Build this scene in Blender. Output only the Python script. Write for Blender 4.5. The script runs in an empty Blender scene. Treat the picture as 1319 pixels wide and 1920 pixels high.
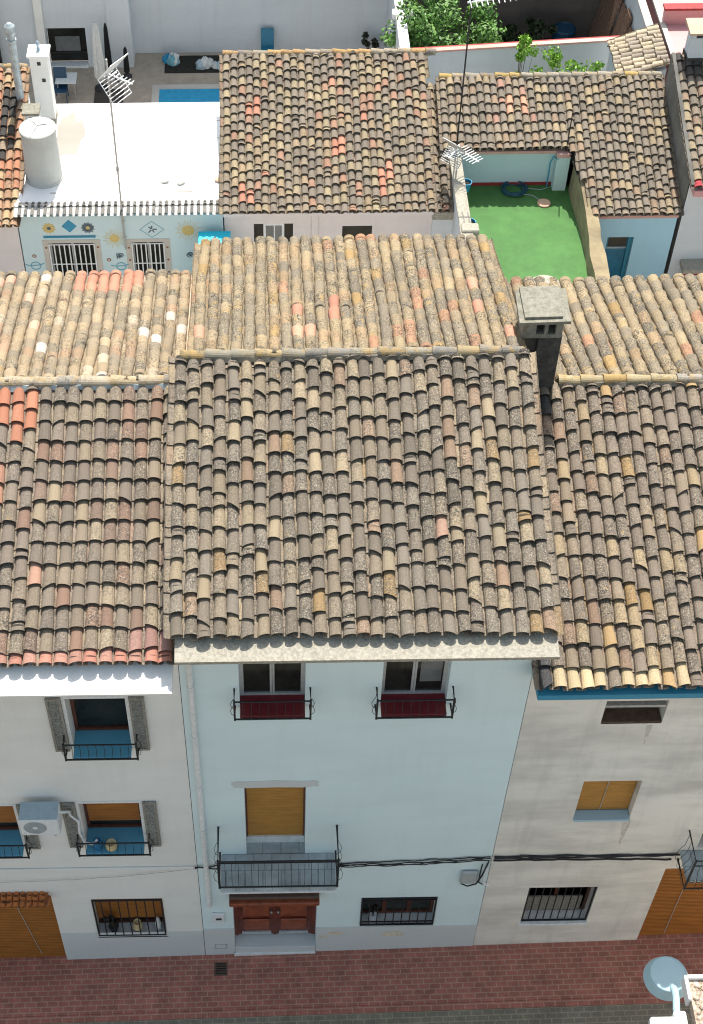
import bpy, math, random
from mathutils import Vector, Matrix
R_ = random.Random(7)
S = bpy.context.scene
COL = S.collection

# ------------------------------------------------------------------ camera
F_PX, PPX, PPY, TH, ROLL, YAW = 2819.15, 520.54, 960.0, .705953, .00602487, .0101150
CAM = Vector((1.305, -11.764, 26.248))
fw = Vector((math.sin(YAW)*math.sin(TH), math.cos(YAW)*math.sin(TH), -math.cos(TH)))
rt0 = Vector((math.cos(YAW), -math.sin(YAW), 0)); dn0 = fw.cross(rt0)
rt = math.cos(ROLL)*rt0 + math.sin(ROLL)*dn0; dn = -math.sin(ROLL)*rt0 + math.cos(ROLL)*dn0
cd = bpy.data.cameras.new('camera'); cam = bpy.data.objects.new('camera', cd); COL.objects.link(cam)
up = -dn; bk = -fw
cam.matrix_world = Matrix(((rt.x, up.x, bk.x, CAM.x), (rt.y, up.y, bk.y, CAM.y), (rt.z, up.z, bk.z, CAM.z), (0, 0, 0, 1)))
cd.sensor_fit = 'AUTO'; cd.sensor_width = 36; cd.lens = F_PX/1920*36
cd.shift_x = (659.5-PPX)/1920; cd.clip_start = .5; cd.clip_end = 3000
S.camera = cam
try: S.cycles.filter_width = 1.1
except Exception: pass

# ------------------------------------------------------------------ light
SUN = Vector((.075, .47, .88)).normalized()            # towards the sun
ELEV = math.asin(SUN.z); AZ = math.atan2(SUN.x, SUN.y)
W = bpy.data.worlds.new('World'); S.world = W; W.use_nodes = True
nt = W.node_tree; nt.nodes.clear()
sky = nt.nodes.new('ShaderNodeTexSky'); sky.sky_type = 'NISHITA'; sky.sun_disc = False
sky.sun_elevation = ELEV; sky.sun_rotation = AZ; sky.altitude = 50; sky.dust_density = 3.0
bg = nt.nodes.new('ShaderNodeBackground'); bg.inputs[1].default_value = .15
wo = nt.nodes.new('ShaderNodeOutputWorld'); hs = nt.nodes.new('ShaderNodeHueSaturation'); hs.inputs['Saturation'].default_value = .66; hs.inputs['Hue'].default_value = .475; nt.links.new(sky.outputs[0], hs.inputs['Color']); nt.links.new(hs.outputs[0], bg.inputs[0]); nt.links.new(bg.outputs[0], wo.inputs[0])
sl = bpy.data.lights.new('sun', 'SUN'); sl.energy = 5.0; sl.angle = math.radians(.5); sl.color = (1, .95, .87)
so = bpy.data.objects.new('sun', sl); COL.objects.link(so); so.rotation_euler = SUN.to_track_quat('Z', 'Y').to_euler()
S.view_settings.view_transform = 'Standard'; S.view_settings.look = 'None'; S.view_settings.gamma = 1
S.view_settings.exposure = 0.42

# ------------------------------------------------------------------ pixel -> point on a plane of the place
def ray(u, v): return rt*((u-PPX)/F_PX) + dn*((v-PPY)/F_PX) + fw
def aty(u, v, y): d = ray(u, v); return CAM + d*((y-CAM.y)/d.y)
def atz(u, v, z): d = ray(u, v); return CAM + d*((z-CAM.z)/d.z)
def atx(u, v, x): d = ray(u, v); return CAM + d*((x-CAM.x)/d.x)

# ------------------------------------------------------------------ materials
def nodes(name):
    m = bpy.data.materials.new(name); m.use_nodes = True
    t = m.node_tree; return m, t, t.nodes['Principled BSDF']
def N(t, kind, **kw):
    n = t.nodes.new(kind)
    for k, v in kw.items(): setattr(n, k, v)
    return n
def L(t, a, b): t.links.new(a, b)
def noise(t, vec, scale, detail=4, rough=.6):
    n = N(t, 'ShaderNodeTexNoise'); n.inputs['Scale'].default_value = scale; n.inputs['Detail'].default_value = detail
    n.inputs['Roughness'].default_value = rough; L(t, vec, n.inputs['Vector']); return n.outputs[0]
def ramp(t, fac, stops):
    r = N(t, 'ShaderNodeValToRGB'); e = r.color_ramp.elements
    while len(e) < len(stops): e.new(.5)
    for i, (p, c) in enumerate(stops):
        e[i].position = p; e[i].color = (c[0], c[1], c[2], 1) if hasattr(c, '__len__') else (c, c, c, 1)
    L(t, fac, r.inputs[0]); return r.outputs[0]
def mix(t, fac, a, b, mode='MIX'):
    m = N(t, 'ShaderNodeMix', data_type='RGBA', blend_type=mode)
    for s, v in ((m.inputs['Factor'], fac), (m.inputs[6], a), (m.inputs[7], b)):
        if hasattr(v, 'is_linked'): L(t, v, s)
        elif hasattr(v, '__len__'): s.default_value = (v[0], v[1], v[2], 1)
        else: s.default_value = v
    return m.outputs[2]
def bump(t, h, p, strength=.3, dist=.01):
    b = N(t, 'ShaderNodeBump'); b.inputs['Strength'].default_value = strength; b.inputs['Distance'].default_value = dist
    L(t, h, b.inputs['Height']); L(t, b.outputs[0], p.inputs['Normal'])
def coord(t, scale=(1, 1, 1)):
    c = N(t, 'ShaderNodeTexCoord'); m = N(t, 'ShaderNodeMapping'); m.inputs['Scale'].default_value = scale
    L(t, c.outputs['Object'], m.inputs[0]); return m.outputs[0]
def plain(name, c, rough=.6, metal=0, var=.12, scale=12):
    m, t, p = nodes(name); v = coord(t)
    lo = [x*(1-var) for x in c]; hi = [min(1, x*(1+var)) for x in c]
    L(t, ramp(t, noise(t, v, scale), [(.3, lo), (.7, hi)]), p.inputs['Base Color'])
    p.inputs['Roughness'].default_value = rough; p.inputs['Metallic'].default_value = metal
    return m
def plaster(name, c, stain, amount=.5, streak=.35, rough=.9, bmp=.35):
    """painted render: blotches, vertical run marks, fine grain"""
    m, t, p = nodes(name); v = coord(t); vs = coord(t, (1, 1, .12)); vh = coord(t, (.35, 1, 1.2))
    blot = ramp(t, noise(t, vh, 1.3, 6, .62), [(.42, 0), (.72, 1)])
    st = ramp(t, noise(t, vs, 3.5, 5, .65), [(.5, 0), (.8, 1)])
    fine = ramp(t, noise(t, v, 55, 3, .7), [(.2, .93), (.8, 1.04)])
    a = N(t, 'ShaderNodeMath', operation='MULTIPLY'); a.inputs[1].default_value = amount; L(t, blot, a.inputs[0])
    b = N(t, 'ShaderNodeMath', operation='MULTIPLY'); b.inputs[1].default_value = streak; L(t, st, b.inputs[0])
    k = mix(t, a.outputs[0], c, stain); k = mix(t, b.outputs[0], k, stain); k = mix(t, 1, k, fine, 'MULTIPLY')
    L(t, k, p.inputs['Base Color']); p.inputs['Roughness'].default_value = rough
    bump(t, noise(t, v, 28, 5, .6), p, bmp, .012)
    return m
def tile_mat(name, dark=(.05, .045, .038), light=(.48, .43, .33), speck=.85, lichen=.55, yl0=.63):
    """fired clay; each tile brings its own colour, lichen and soot spots sit on top"""
    m, t, p = nodes(name); v = coord(t)
    at = N(t, 'ShaderNodeAttribute', attribute_name='tile_colour'); base = at.outputs['Color']
    alpha = N(t, 'ShaderNodeAttribute', attribute_name='tile_wear').outputs['Fac']
    grime = ramp(t, noise(t, v, 30, 7, .80), [(.45, 0), (.57, 1)])
    big = ramp(t, noise(t, v, 3.2, 4, .65), [(.36, .2), (.62, 1)])
    g = N(t, 'ShaderNodeMath', operation='MULTIPLY'); L(t, grime, g.inputs[0]); L(t, big, g.inputs[1])
    g2 = N(t, 'ShaderNodeMath', operation='MULTIPLY'); L(t, g.outputs[0], g2.inputs[0]); L(t, alpha, g2.inputs[1])
    g3 = N(t, 'ShaderNodeMath', operation='MULTIPLY'); L(t, g2.outputs[0], g3.inputs[0]); g3.inputs[1].default_value = speck
    li = ramp(t, noise(t, v, 50, 5, .75), [(.54, 0), (.62, 1)])
    l2 = N(t, 'ShaderNodeMath', operation='MULTIPLY'); L(t, li, l2.inputs[0]); L(t, alpha, l2.inputs[1])
    l3 = N(t, 'ShaderNodeMath', operation='MULTIPLY'); L(t, l2.outputs[0], l3.inputs[0]); l3.inputs[1].default_value = lichen
    k = mix(t, g3.outputs[0], base, dark); k = mix(t, l3.outputs[0], k, light)
    yl = ramp(t, noise(t, v, 7, 5, .75), [(yl0, 0), (yl0+.07, .6)])
    y2 = N(t, 'ShaderNodeMath', operation='MULTIPLY'); L(t, yl, y2.inputs[0]); L(t, alpha, y2.inputs[1])
    k = mix(t, y2.outputs[0], k, (.36, .24, .09))
    L(t, k, p.inputs['Base Color']); p.inputs['Roughness'].default_value = .92
    bump(t, noise(t, v, 45, 5, .75), p, .8, .010)
    return m
def brick_mat(name, c1, c2, mortar, bw, bh, rough=.85, squash=False, rot=0, msize=.012):
    m, t, p = nodes(name); v = coord(t)
    if rot:
        mp = N(t, 'ShaderNodeMapping'); mp.inputs['Rotation'].default_value = (0, 0, rot); L(t, v, mp.inputs[0]); vv = mp.outputs[0]
    else: vv = v
    b = N(t, 'ShaderNodeTexBrick'); b.inputs['Scale'].default_value = 1; b.inputs['Brick Width'].default_value = bw; b.inputs['Row Height'].default_value = bh
    b.inputs['Mortar Size'].default_value = msize; b.inputs['Mortar Smooth'].default_value = .3
    b.inputs['Color1'].default_value = (*c1, 1); b.inputs['Color2'].default_value = (*c2, 1); b.inputs['Mortar'].default_value = (*mortar, 1)
    L(t, vv, b.inputs[0])
    d = ramp(t, noise(t, v, 3, 6, .7), [(.3, .7), (.7, 1.2)])
    d2 = ramp(t, noise(t, v, 60, 3, .7), [(.3, .8), (.7, 1.15)])
    k = mix(t, 1, b.outputs[0], d, 'MULTIPLY'); k = mix(t, 1, k, d2, 'MULTIPLY')
    L(t, k, p.inputs['Base Color']); p.inputs['Roughness'].default_value = rough
    bump(t, b.outputs[1], p, -.4, .006)
    return m
def concrete(name, c, spot, scale=9, rough=.95):
    m, t, p = nodes(name); v = coord(t)
    k = ramp(t, noise(t, v, scale, 8, .75), [(.38, spot), (.62, c)])
    y = ramp(t, noise(t, v, 4, 5, .7), [(.62, 0), (.72, .5)])
    k = mix(t, y, k, (c[0]*1.0, c[1]*.8, c[2]*.5)); L(t, k, p.inputs['Base Color']); p.inputs['Roughness'].default_value = rough
    bump(t, noise(t, v, 40, 5, .7), p, .6, .01); return m
def blind_mat(name, c, slat=.045):
    m, t, p = nodes(name); v = coord(t)
    w = N(t, 'ShaderNodeTexWave', wave_type='BANDS', bands_direction='Z', wave_profile='SIN'); w.inputs['Scale'].default_value = 1/slat/6.283*3.1416*1.0
    w.inputs['Distortion'].default_value = 0; L(t, v, w.inputs[0])
    k = ramp(t, w.outputs[0], [(0, [x*.72 for x in c]), (.25, c)]); d = ramp(t, noise(t, coord(t, (.6, 1, 2)), 5, 5, .6), [(.3, .82), (.7, 1.1)])
    L(t, mix(t, 1, k, d, 'MULTIPLY'), p.inputs['Base Color']); p.inputs['Roughness'].default_value = .55
    bump(t, w.outputs[0], p, .4, .006); return m
def leaf_mat(name, c):
    m, t, p = nodes(name); at = N(t, 'ShaderNodeAttribute', attribute_name='tile_colour')
    L(t, mix(t, 1, at.outputs['Color'], c, 'MULTIPLY'), p.inputs['Base Color']); p.inputs['Roughness'].default_value = .5
    return m

M = {}
M['tile'] = tile_mat('weathered_clay')
M['tile_rear'] = tile_mat('lichen_clay', light=(.52, .43, .27), speck=.88, lichen=.55, yl0=.57)
M['tile_ridge'] = tile_mat('ridge_clay', light=(.50, .38, .18), speck=.7, lichen=.5, yl0=.50)
M['blue_wall'] = plaster('pale_blue_paint', (.72, .85, .86), (.62, .73, .735), .5, .4, bmp=.12)
M['white_wall'] = plaster('off_white_paint', (.83, .82, .78), (.68, .67, .63), .5, .4, bmp=.12)
M['beige_wall'] = plaster('stained_beige_render', (.82, .78, .70), (.40, .37, .33), .7, .35, bmp=.3)
M['pink_wall'] = plaster('pinkish_white_render', (.74, .68, .66), (.55, .50, .48), .3, .3)
M['grey_wall'] = plaster('grey_white_render', (.66, .70, .72), (.48, .50, .52), .3, .35)
M['dark_wall'] = plaster('shade_grey_render', (.17, .165, .15), (.07, .07, .06), .9, .6)  # dark base colour carries the shade of the left-facing side wall
M['mural_wall'] = plaster('pale_blue_render', (.58, .72, .74), (.50, .62, .64), .3, .2, bmp=.1)
M['sky_wall'] = plaster('light_blue_paint', (.42, .68, .80), (.36, .58, .70), .3, .3, bmp=.1)
M['ochre_wall'] = plaster('crumbling_ochre_render', (.33, .265, .155), (.15, .12, .075), .95, .7, bmp=.8)
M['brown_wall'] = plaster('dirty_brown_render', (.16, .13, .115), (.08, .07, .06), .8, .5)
M['plinth'] = plaster('marbled_plinth', (.62, .65, .64), (.54, .57, .57), .55, .2, bmp=.1)
M['cornice'] = concrete('lichen_concrete', (.44, .41, .335), (.26, .245, .20), 22)
M['cap'] = concrete('mossy_concrete', (.30, .285, .23), (.17, .165, .13), 14)
M['ridge'] = concrete('lichen_mortar', (.36, .31, .22), (.13, .12, .11), 10)
M['soot'] = concrete('soot_shade_render', (.10, .095, .085), (.04, .04, .035), 7)  # real soot at one chimney base, painted shade on another's shaft
M['white_paint'] = plaster('whitewash', (.84, .84, .82), (.62, .60, .55), .35, .1, bmp=.6)
M['roof_white'] = plaster('white_roof_coat', (.86, .86, .85), (.72, .70, .66), .30, .1, bmp=.25)
M['stain'] = plaster('stained_roof_coat', (.36, .34, .30), (.30, .28, .24), .6, .1)
M['trim_white'] = plain('white_trim', (.74, .75, .74), .6)
M['alu'] = plain('aluminium_frame', (.52, .54, .54), .4, .3)
M['iron'] = plain('black_iron', (.018, .02, .024), .5, .3)
M['cable'] = plain('black_cable', (.022, .022, .024), .7)
M['glass'] = plain('dark_glass', (.022, .024, .021), .12, 0, .5, 2); M['glass'].node_tree.nodes['Principled BSDF'].inputs['Specular IOR Level'].default_value = .3
M['curtain'] = plain('curtained_glass', (.16, .17, .17), .15, 0, .25, 3)
M['door_wood'] = plain('varnished_door_wood', (.15, .028, .014), .35, 0, .5, 5)
M['door_panel'] = plain('red_brown_panel', (.25, .06, .024), .32, 0, .4, 6)
M['hood'] = plain('brown_hood', (.10, .06, .045), .6, 0, .2, 9)
M['blind'] = blind_mat('orange_roll_blind', (.52, .25, .045))
M['blind_dark'] = blind_mat('brown_orange_blind', (.40, .15, .025))
M['shutter'] = plain('weathered_shutter_wood', (.25, .235, .20), .8, 0, .6, 40)
M['sill_blue'] = plaster('glazed_blue_sill', (.10, .36, .52), (.18, .44, .56), .5, .1, .5, bmp=.1)
M['sill_pale'] = plaster('pale_blue_sill', (.38, .54, .62), (.42, .56, .62), .5, .1, .6, bmp=.1)
M['sill_red'] = plain('dark_red_sill_tile', (.17, .012, .018), .5, 0, .15, 8)
M['grey_tile'] = brick_mat('grey_balcony_tile', (.42, .47, .48), (.38, .43, .45), (.27, .30, .31), .3, .3, .6)
M['frame_brown'] = plain('brown_window_wood', (.12, .035, .018), .5, 0, .3, 8)
M['brick_shelf'] = plain('brown_sill', (.13, .075, .045), .8, 0, .3, 12)
M['blue_paint'] = plaster('bright_blue_paint', (.03, .25, .38), (.05, .20, .28), .5, .4, .6, bmp=.3)
M['paving'] = brick_mat('red_block_paving', (.42, .15, .115), (.33, .13, .095), (.44, .25, .185), .20, .10)
M['road'] = brick_mat('dark_block_paving', (.19, .175, .135), (.22, .20, .15), (.32, .27, .20), .2, .1)
M['earth'] = concrete('dusty_earth', (.26, .22, .17), (.16, .14, .11), 3)
M['deck'] = concrete('brown_patio_tiles', (.46, .38, .30), (.36, .30, .24), 3)
M['turf'] = None
M['terracotta'] = plain('new_orange_tile', (.46, .16, .05), .8, 0, .25, 9)
M['plastic_white'] = plain('white_plastic', (.74, .76, .76), .45, 0, .05)
M['plastic_grey'] = plain('grey_plastic', (.40, .42, .42), .5, 0, .08)
M['ac_top'] = plain('blue_grey_sheet_metal', (.34, .44, .50), .45, 0, .1)
M['dark_plastic'] = plain('dark_plastic', (.03, .03, .032), .6)
M['blue_glaze'] = plain('blue_glazed_pot', (.015, .16, .34), .25, 0, .2)
M['cream_glaze'] = plain('cream_glazed_pot', (.62, .50, .28), .4, 0, .15)
M['blue_plastic'] = plain('blue_plastic', (.02, .26, .46), .45, 0, .15)
M['hose'] = plain('teal_hose', (.01, .075, .12), .5, 0, .2)
M['turq'] = plaster('turquoise_paint', (.02, .62, .82), (.03, .52, .70), .5, .1, .4, bmp=.1)
M['blue_dark'] = plain('dark_blue_paint', (.008, .05, .10), .5)
M['door_blue'] = plain('teal_blue_door', (.015, .16, .26), .45, 0, .25, 6)
M['tank'] = plaster('grey_white_fibre_cement', (.52, .53, .50), (.32, .32, .29), .5, .35, bmp=.2)
M['flue'] = plain('blue_grey_flue', (.40, .46, .48), .5, .3, .25, 8)
M['galv'] = plain('galvanised_steel', (.42, .42, .40), .45, .4, .2, 14)
M['antenna'] = plain('pale_aluminium', (.72, .74, .74), .4, .2, .1)
M['dish'] = plain('pale_blue_dish_paint', (.40, .58, .64), .45, 0, .06, 5)
M['pool'] = None
M['pink'] = plaster('pink_paint', (.66, .35, .34), (.56, .30, .29), .5, .3, bmp=.1)
M['red_cap'] = plaster('pinkish_coping_paint', (.66, .42, .36), (.50, .16, .13), .6, .2)
M['red_line'] = plain('red_coping_tile', (.32, .03, .03), .7, 0, .3)
M['salmon'] = plaster('salmon_clay_slab', (.62, .42, .30), (.50, .30, .2), .5, .2)
M['canvas'] = plain('white_canvas', (.62, .63, .62), .9, 0, .1)
M['black_canvas'] = plain('black_canvas', (.012, .012, .014), .9)
M['rattan'] = plain('dark_brown_mat', (.06, .048, .04), .9, 0, .2, 30)
M['plank'] = plain('old_brown_planks', (.15, .085, .055), .85, 0, .5, 14)
M['soil'] = concrete('dark_soil', (.03, .028, .02), (.012, .012, .009), 8)
M['bark'] = plain('grey_brown_bark', (.09, .065, .045), .95, 0, .4, 20)
M['stones'] = None
M['leaf'] = leaf_mat('bright_leaf', (1, 1, 1))
M['sun_yellow'] = plain('faded_yellow_paint', (.60, .47, .18), .8)
M['mural_blue'] = plain('mural_blue_paint', (.05, .28, .44), .8)
M['mural_dark'] = plain('mural_dark_paint', (.10, .13, .16), .8)
M['mural_teal'] = plain('mural_teal_paint', (.15, .38, .46), .8)
M['tile_beige'] = plaster('speckled_beige_surround', (.56, .53, .47), (.42, .38, .33), .6, .1)
M['rust'] = plain('rust_brown_dot', (.26, .10, .05), .8)
M['patch'] = plaster('grey_cement_patch', (.60, .62, .61), (.54, .55, .53), .5, .2)
M['ochre_stain'] = plain('ochre_stain', (.64, .58, .46), .9, 0, .2, 20)
M['brown_stain'] = plain('rust_run_mark', (.58, .53, .46), .9, 0, .3, 10)

def _turf():
    m, t, p = nodes('artificial_turf'); v = coord(t)
    a = ramp(t, noise(t, v, 130, 3, .7), [(.3, (.045, .145, .034)), (.7, (.085, .22, .054))])
    b = ramp(t, noise(t, v, 1.6, 5, .65), [(.28, .72), (.7, 1.2)])
    L(t, mix(t, 1, a, b, 'MULTIPLY'), p.inputs['Base Color']); p.inputs['Roughness'].default_value = .8
    bump(t, noise(t, v, 150, 2), p, .8, .01); return m
M['turf'] = _turf()
def _pool():
    m, t, p = nodes('pool_water'); v = coord(t)
    L(t, ramp(t, noise(t, v, 6, 3), [(.3, (.005, .26, .50)), (.7, (.008, .36, .60))]), p.inputs['Base Color'])
    p.inputs['Roughness'].default_value = .06; bump(t, noise(t, v, 5, 2), p, .25, .02); return m
M['pool'] = _pool()
def _stones():
    m, t, p = nodes('mottled_gravel'); v = coord(t)
    vo = N(t, 'ShaderNodeTexVoronoi'); vo.inputs['Scale'].default_value = 14; L(t, v, vo.inputs[0])
    c = ramp(t, noise(t, v, 16, 6, .7), [(.32, (.12, .085, .06)), (.5, (.42, .33, .25)), (.7, (.70, .62, .52))])
    d = ramp(t, vo.outputs['Distance'], [(0, .75), (.5, 1.1)])
    L(t, mix(t, 1, c, d, 'MULTIPLY'), p.inputs['Base Color']); p.inputs['Roughness'].default_value = .95
    bump(t, noise(t, v, 18, 5), p, .9, .02); return m
M['stones'] = _stones()

# ------------------------------------------------------------------ mesh builder
OFF = {}
def V(*a): return Vector(a)
class MB:
    def __init__(s): s.v = []; s.f = []; s.m = []; s.c = []; s.w = []; s.mats = []
    def mi(s, m):
        if m not in s.mats: s.mats.append(m)
        return s.mats.index(m)
    def face(s, pts, m, c=(1, 1, 1), w=1.0):
        b = len(s.v); s.v += [Vector(p) for p in pts]; s.f.append(tuple(range(b, b+len(pts)))); s.m.append(s.mi(m)); s.c.append(c); s.w.append(w)
    def mesh(s, vs, fs, m, c=(1, 1, 1), w=1.0):
        b = len(s.v); s.v += [Vector(p) for p in vs]; i = s.mi(m)
        for f in fs: s.f.append(tuple(b+k for k in f)); s.m.append(i); s.c.append(c); s.w.append(w)
    def hexa(s, a, m, c=(1, 1, 1), w=1.0):     # a: bottom 4 (ccw from above), top 4
        s.mesh(a, [(3, 2, 1, 0), (4, 5, 6, 7), (0, 1, 5, 4), (1, 2, 6, 5), (2, 3, 7, 6), (3, 0, 4, 7)], m, c, w); return s
    def box(s, x0, y0, z0, x1, y1, z1, m, bev=0):
        if bev:
            b = min(bev, (x1-x0)/2.01, (y1-y0)/2.01, (z1-z0)/2.01)
            # chamfered box: 24 vertices, 26 faces
            X = (x0, x1); Y = (y0, y1); Z = (z0, z1); sg = (1, -1); vs = []; idx = {}
            for i in (0, 1):
                for j in (0, 1):
                    for k in (0, 1):
                        for ax in range(3):
                            p = [X[i], Y[j], Z[k]]
                            for q, (sel, n) in enumerate(((i, 0), (j, 1), (k, 2))):
                                if q != ax: p[q] += b*sg[sel]
                            idx[(i, j, k, ax)] = len(vs); vs.append(p)
            fs = []
            for ax in range(3):
                o = [q for q in range(3) if q != ax]
                for e in (0, 1):
                    loop = []
                    for (p, q) in ((0, 0), (1, 0), (1, 1), (0, 1)):
                        t = [0, 0, 0]; t[ax] = e; t[o[0]] = p; t[o[1]] = q; loop.append(idx[(*t, ax)])
                    flip = (e == 0) ^ (ax == 1)
                    fs.append(tuple(reversed(loop)) if flip else tuple(loop))
            ctr = Vector(((x0+x1)/2, (y0+y1)/2, (z0+z1)/2))
            def addf(loop):
                pv = [Vector(vs[q]) for q in loop]; n = (pv[1]-pv[0]).cross(pv[2]-pv[0]); cc = sum(pv, Vector())/len(pv)
                fs.append(tuple(loop) if n.dot(cc-ctr) > 0 else tuple(reversed(loop)))
            for ax in range(3):
                o = [q for q in range(3) if q != ax]
                for p in (0, 1):
                    for q in (0, 1):
                        t0 = [0, 0, 0]; t0[o[0]] = p; t0[o[1]] = q; t1 = list(t0); t1[ax] = 1
                        addf([idx[(*t0, o[0])], idx[(*t0, o[1])], idx[(*t1, o[1])], idx[(*t1, o[0])]])
            for i in (0, 1):
                for j in (0, 1):
                    for k in (0, 1): addf([idx[(i, j, k, 0)], idx[(i, j, k, 1)], idx[(i, j, k, 2)]])
            s.mesh(vs, fs, m); return s
        s.hexa([(x0, y0, z0), (x1, y0, z0), (x1, y1, z0), (x0, y1, z0), (x0, y0, z1), (x1, y0, z1), (x1, y1, z1), (x0, y1, z1)], m); return s
    def beam(s, a, b, w, h, m, upv=(0, 0, 1)):
        a, b = Vector(a), Vector(b); d = (b-a).normalized(); u = Vector(upv)
        if abs(d.dot(u)) > .95: u = Vector((1, 0, 0))
        x = d.cross(u).normalized()*w/2; z = x.cross(d).normalized()*h/2
        s.hexa([a-x-z, a+x-z, b+x-z, b-x-z, a-x+z, a+x+z, b+x+z, b-x+z], m); return s
    def tube(s, pts, r, m, n=8, cap=True):
        pts = [Vector(p) for p in pts]; rs = r if hasattr(r, '__len__') else [r]*len(pts); vs = []; fs = []; px_ = None
        for i, p in enumerate(pts):
            d = (pts[min(i+1, len(pts)-1)]-pts[max(i-1, 0)]).normalized()
            if px_ is None:
                u = Vector((0, 0, 1)) if abs(d.z) < .9 else Vector((1, 0, 0)); px_ = d.cross(u).normalized()
            px_ = (px_-d*px_.dot(d)).normalized(); py = d.cross(px_)
            for k in range(n):
                a = 2*math.pi*k/n; vs.append(p+(px_*math.cos(a)+py*math.sin(a))*rs[i])
        for i in range(len(pts)-1):
            for k in range(n): fs.append((i*n+k, i*n+(k+1) % n, (i+1)*n+(k+1) % n, (i+1)*n+k))
        if cap: fs += [tuple(reversed(range(n))), tuple((len(pts)-1)*n+k for k in range(n))]
        s.mesh(vs, fs, m); return s
    def lathe(s, c, prof, m, n=24, ax=(0, 0, 1), cap0=True, cap1=True):
        c = Vector(c); ax = Vector(ax).normalized(); u = ax.orthogonal().normalized(); w = ax.cross(u); vs = []; fs = []
        for (r, h) in prof:
            for k in range(n):
                a = 2*math.pi*k/n; vs.append(c+ax*h+(u*math.cos(a)+w*math.sin(a))*r)
        for i in range(len(prof)-1):
            for k in range(n): fs.append((i*n+k, i*n+(k+1) % n, (i+1)*n+(k+1) % n, (i+1)*n+k))
        if cap0: fs.append(tuple(reversed(range(n))))
        if cap1: fs.append(tuple((len(prof)-1)*n+k for k in range(n)))
        s.mesh(vs, fs, m); return s
    def prism(s, poly, d, m):                  # poly: 3D loop, d: extrusion vector
        a = [Vector(p) for p in poly]; b = [p+Vector(d) for p in a]; n = len(a)
        nn = Vector()
        for i in range(n): nn += a[i].cross(a[(i+1) % n])
        if nn.dot(Vector(d)) > 0: bot = tuple(reversed(range(n))); top = tuple(range(n, 2*n)); fl = False
        else: bot = tuple(range(n)); top = tuple(reversed(range(n, 2*n))); fl = True
        fs = [bot, top]
        for i in range(n):
            q = (i, (i+1) % n, n+(i+1) % n, n+i); fs.append(tuple(reversed(q)) if fl else q)
        s.mesh(a+b, fs, m); return s
    def build(s, name, parent=None, smooth=False, label=None):
        off = OFF.get(parent, Vector()) if parent else Vector()
        me = bpy.data.meshes.new(name); me.from_pydata([v-off for v in s.v], [], s.f)
        for m in s.mats: me.materials.append(M[m])
        me.polygons.foreach_set('material_index', s.m)
        if smooth: me.polygons.foreach_set('use_smooth', [True]*len(s.f))
        if any(c != (1, 1, 1) for c in s.c):
            a = me.attributes.new('tile_colour', 'FLOAT_COLOR', 'FACE'); a.data.foreach_set('color', [q for c in s.c for q in (c[0], c[1], c[2], 1)])
            a = me.attributes.new('tile_wear', 'FLOAT', 'FACE'); a.data.foreach_set('value', s.w)
        me.update()
        o = bpy.data.objects.new(name, me); COL.objects.link(o)
        if parent: o.parent = parent; OFF[o] = off
        else: OFF[o] = Vector()
        if label: o['label'] = label
        return o
def tag(o, label, cat, group=None):
    o['label'] = label; o['category'] = cat
    if group: o['group'] = group
    return o
def thing(name, loc, label, cat, group=None):
    o = bpy.data.objects.new(name, None); o.location = loc; o.empty_display_size = .2; COL.objects.link(o); OFF[o] = Vector(loc)
    return tag(o, label, cat, group)
def rebase(o, base):
    """single-mesh thing: put its origin at its base"""
    b = Vector(base); o.data.transform(Matrix.Translation(-b)); o.location = b; OFF[o] = b; return o
def struct(o): o['kind'] = 'structure'; return o

# ------------------------------------------------------------------ roofs of barrel tiles
PAL_FRONT = [(5, (0.145, 0.128, 0.11)), (4, (0.165, 0.151, 0.134)), (3, (0.197, 0.168, 0.132)), (2.2, (0.302, 0.254, 0.177)), (1.2, (0.236, 0.201, 0.148)), (0.9, (0.246, 0.17, 0.122)), (1.2, (0.113, 0.101, 0.089)), (0.35, (0.27, 0.181, 0.081))]
PAL_LEFT = [(4, (0.167, 0.147, 0.126)), (4, (0.202, 0.172, 0.136)), (2.5, (0.269, 0.228, 0.167)), (3, (0.15, 0.131, 0.118)), (1, (0.213, 0.132, 0.102)), (1.2, (0.162, 0.111, 0.091))]
PAL_RIGHT = [(5, (0.156, 0.134, 0.116)), (4, (0.176, 0.151, 0.13)), (2, (0.223, 0.186, 0.142)), (0.9, (0.309, 0.247, 0.154)), (1, (0.24, 0.16, 0.116)), (0.4, (0.291, 0.192, 0.074))]
PAL_REAR = [(5, (0.217, 0.194, 0.154)), (4, (0.289, 0.239, 0.163)), (2, (0.343, 0.28, 0.181)), (1.2, (0.325, 0.235, 0.144)), (0.4, (0.379, 0.199, 0.126)), (2.5, (0.163, 0.149, 0.126)), (0.5, (0.325, 0.217, 0.082))]
PAL_REARL = [(5, (0.268, 0.23, 0.175)), (4, (0.351, 0.284, 0.196)), (2, (0.385, 0.313, 0.217)), (3, (0.209, 0.188, 0.15)), (1.2, (0.351, 0.242, 0.167)), (0.5, (0.468, 0.418, 0.334))]
PAL_BACK = [(4.5, (0.181, 0.162, 0.143)), (3, (0.23, 0.199, 0.155)), (2.4, (0.314, 0.27, 0.176)), (1.6, (0.297, 0.228, 0.147)), (1.3, (0.32, 0.176, 0.125)), (2, (0.138, 0.125, 0.113))]
PAL_BACK2 = [(4.5, (0.186, 0.167, 0.146)), (3.2, (0.23, 0.196, 0.156)), (2.0, (0.31, 0.256, 0.167)), (1.0, (0.265, 0.19, 0.135)), (2, (0.149, 0.136, 0.119))]
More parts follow.
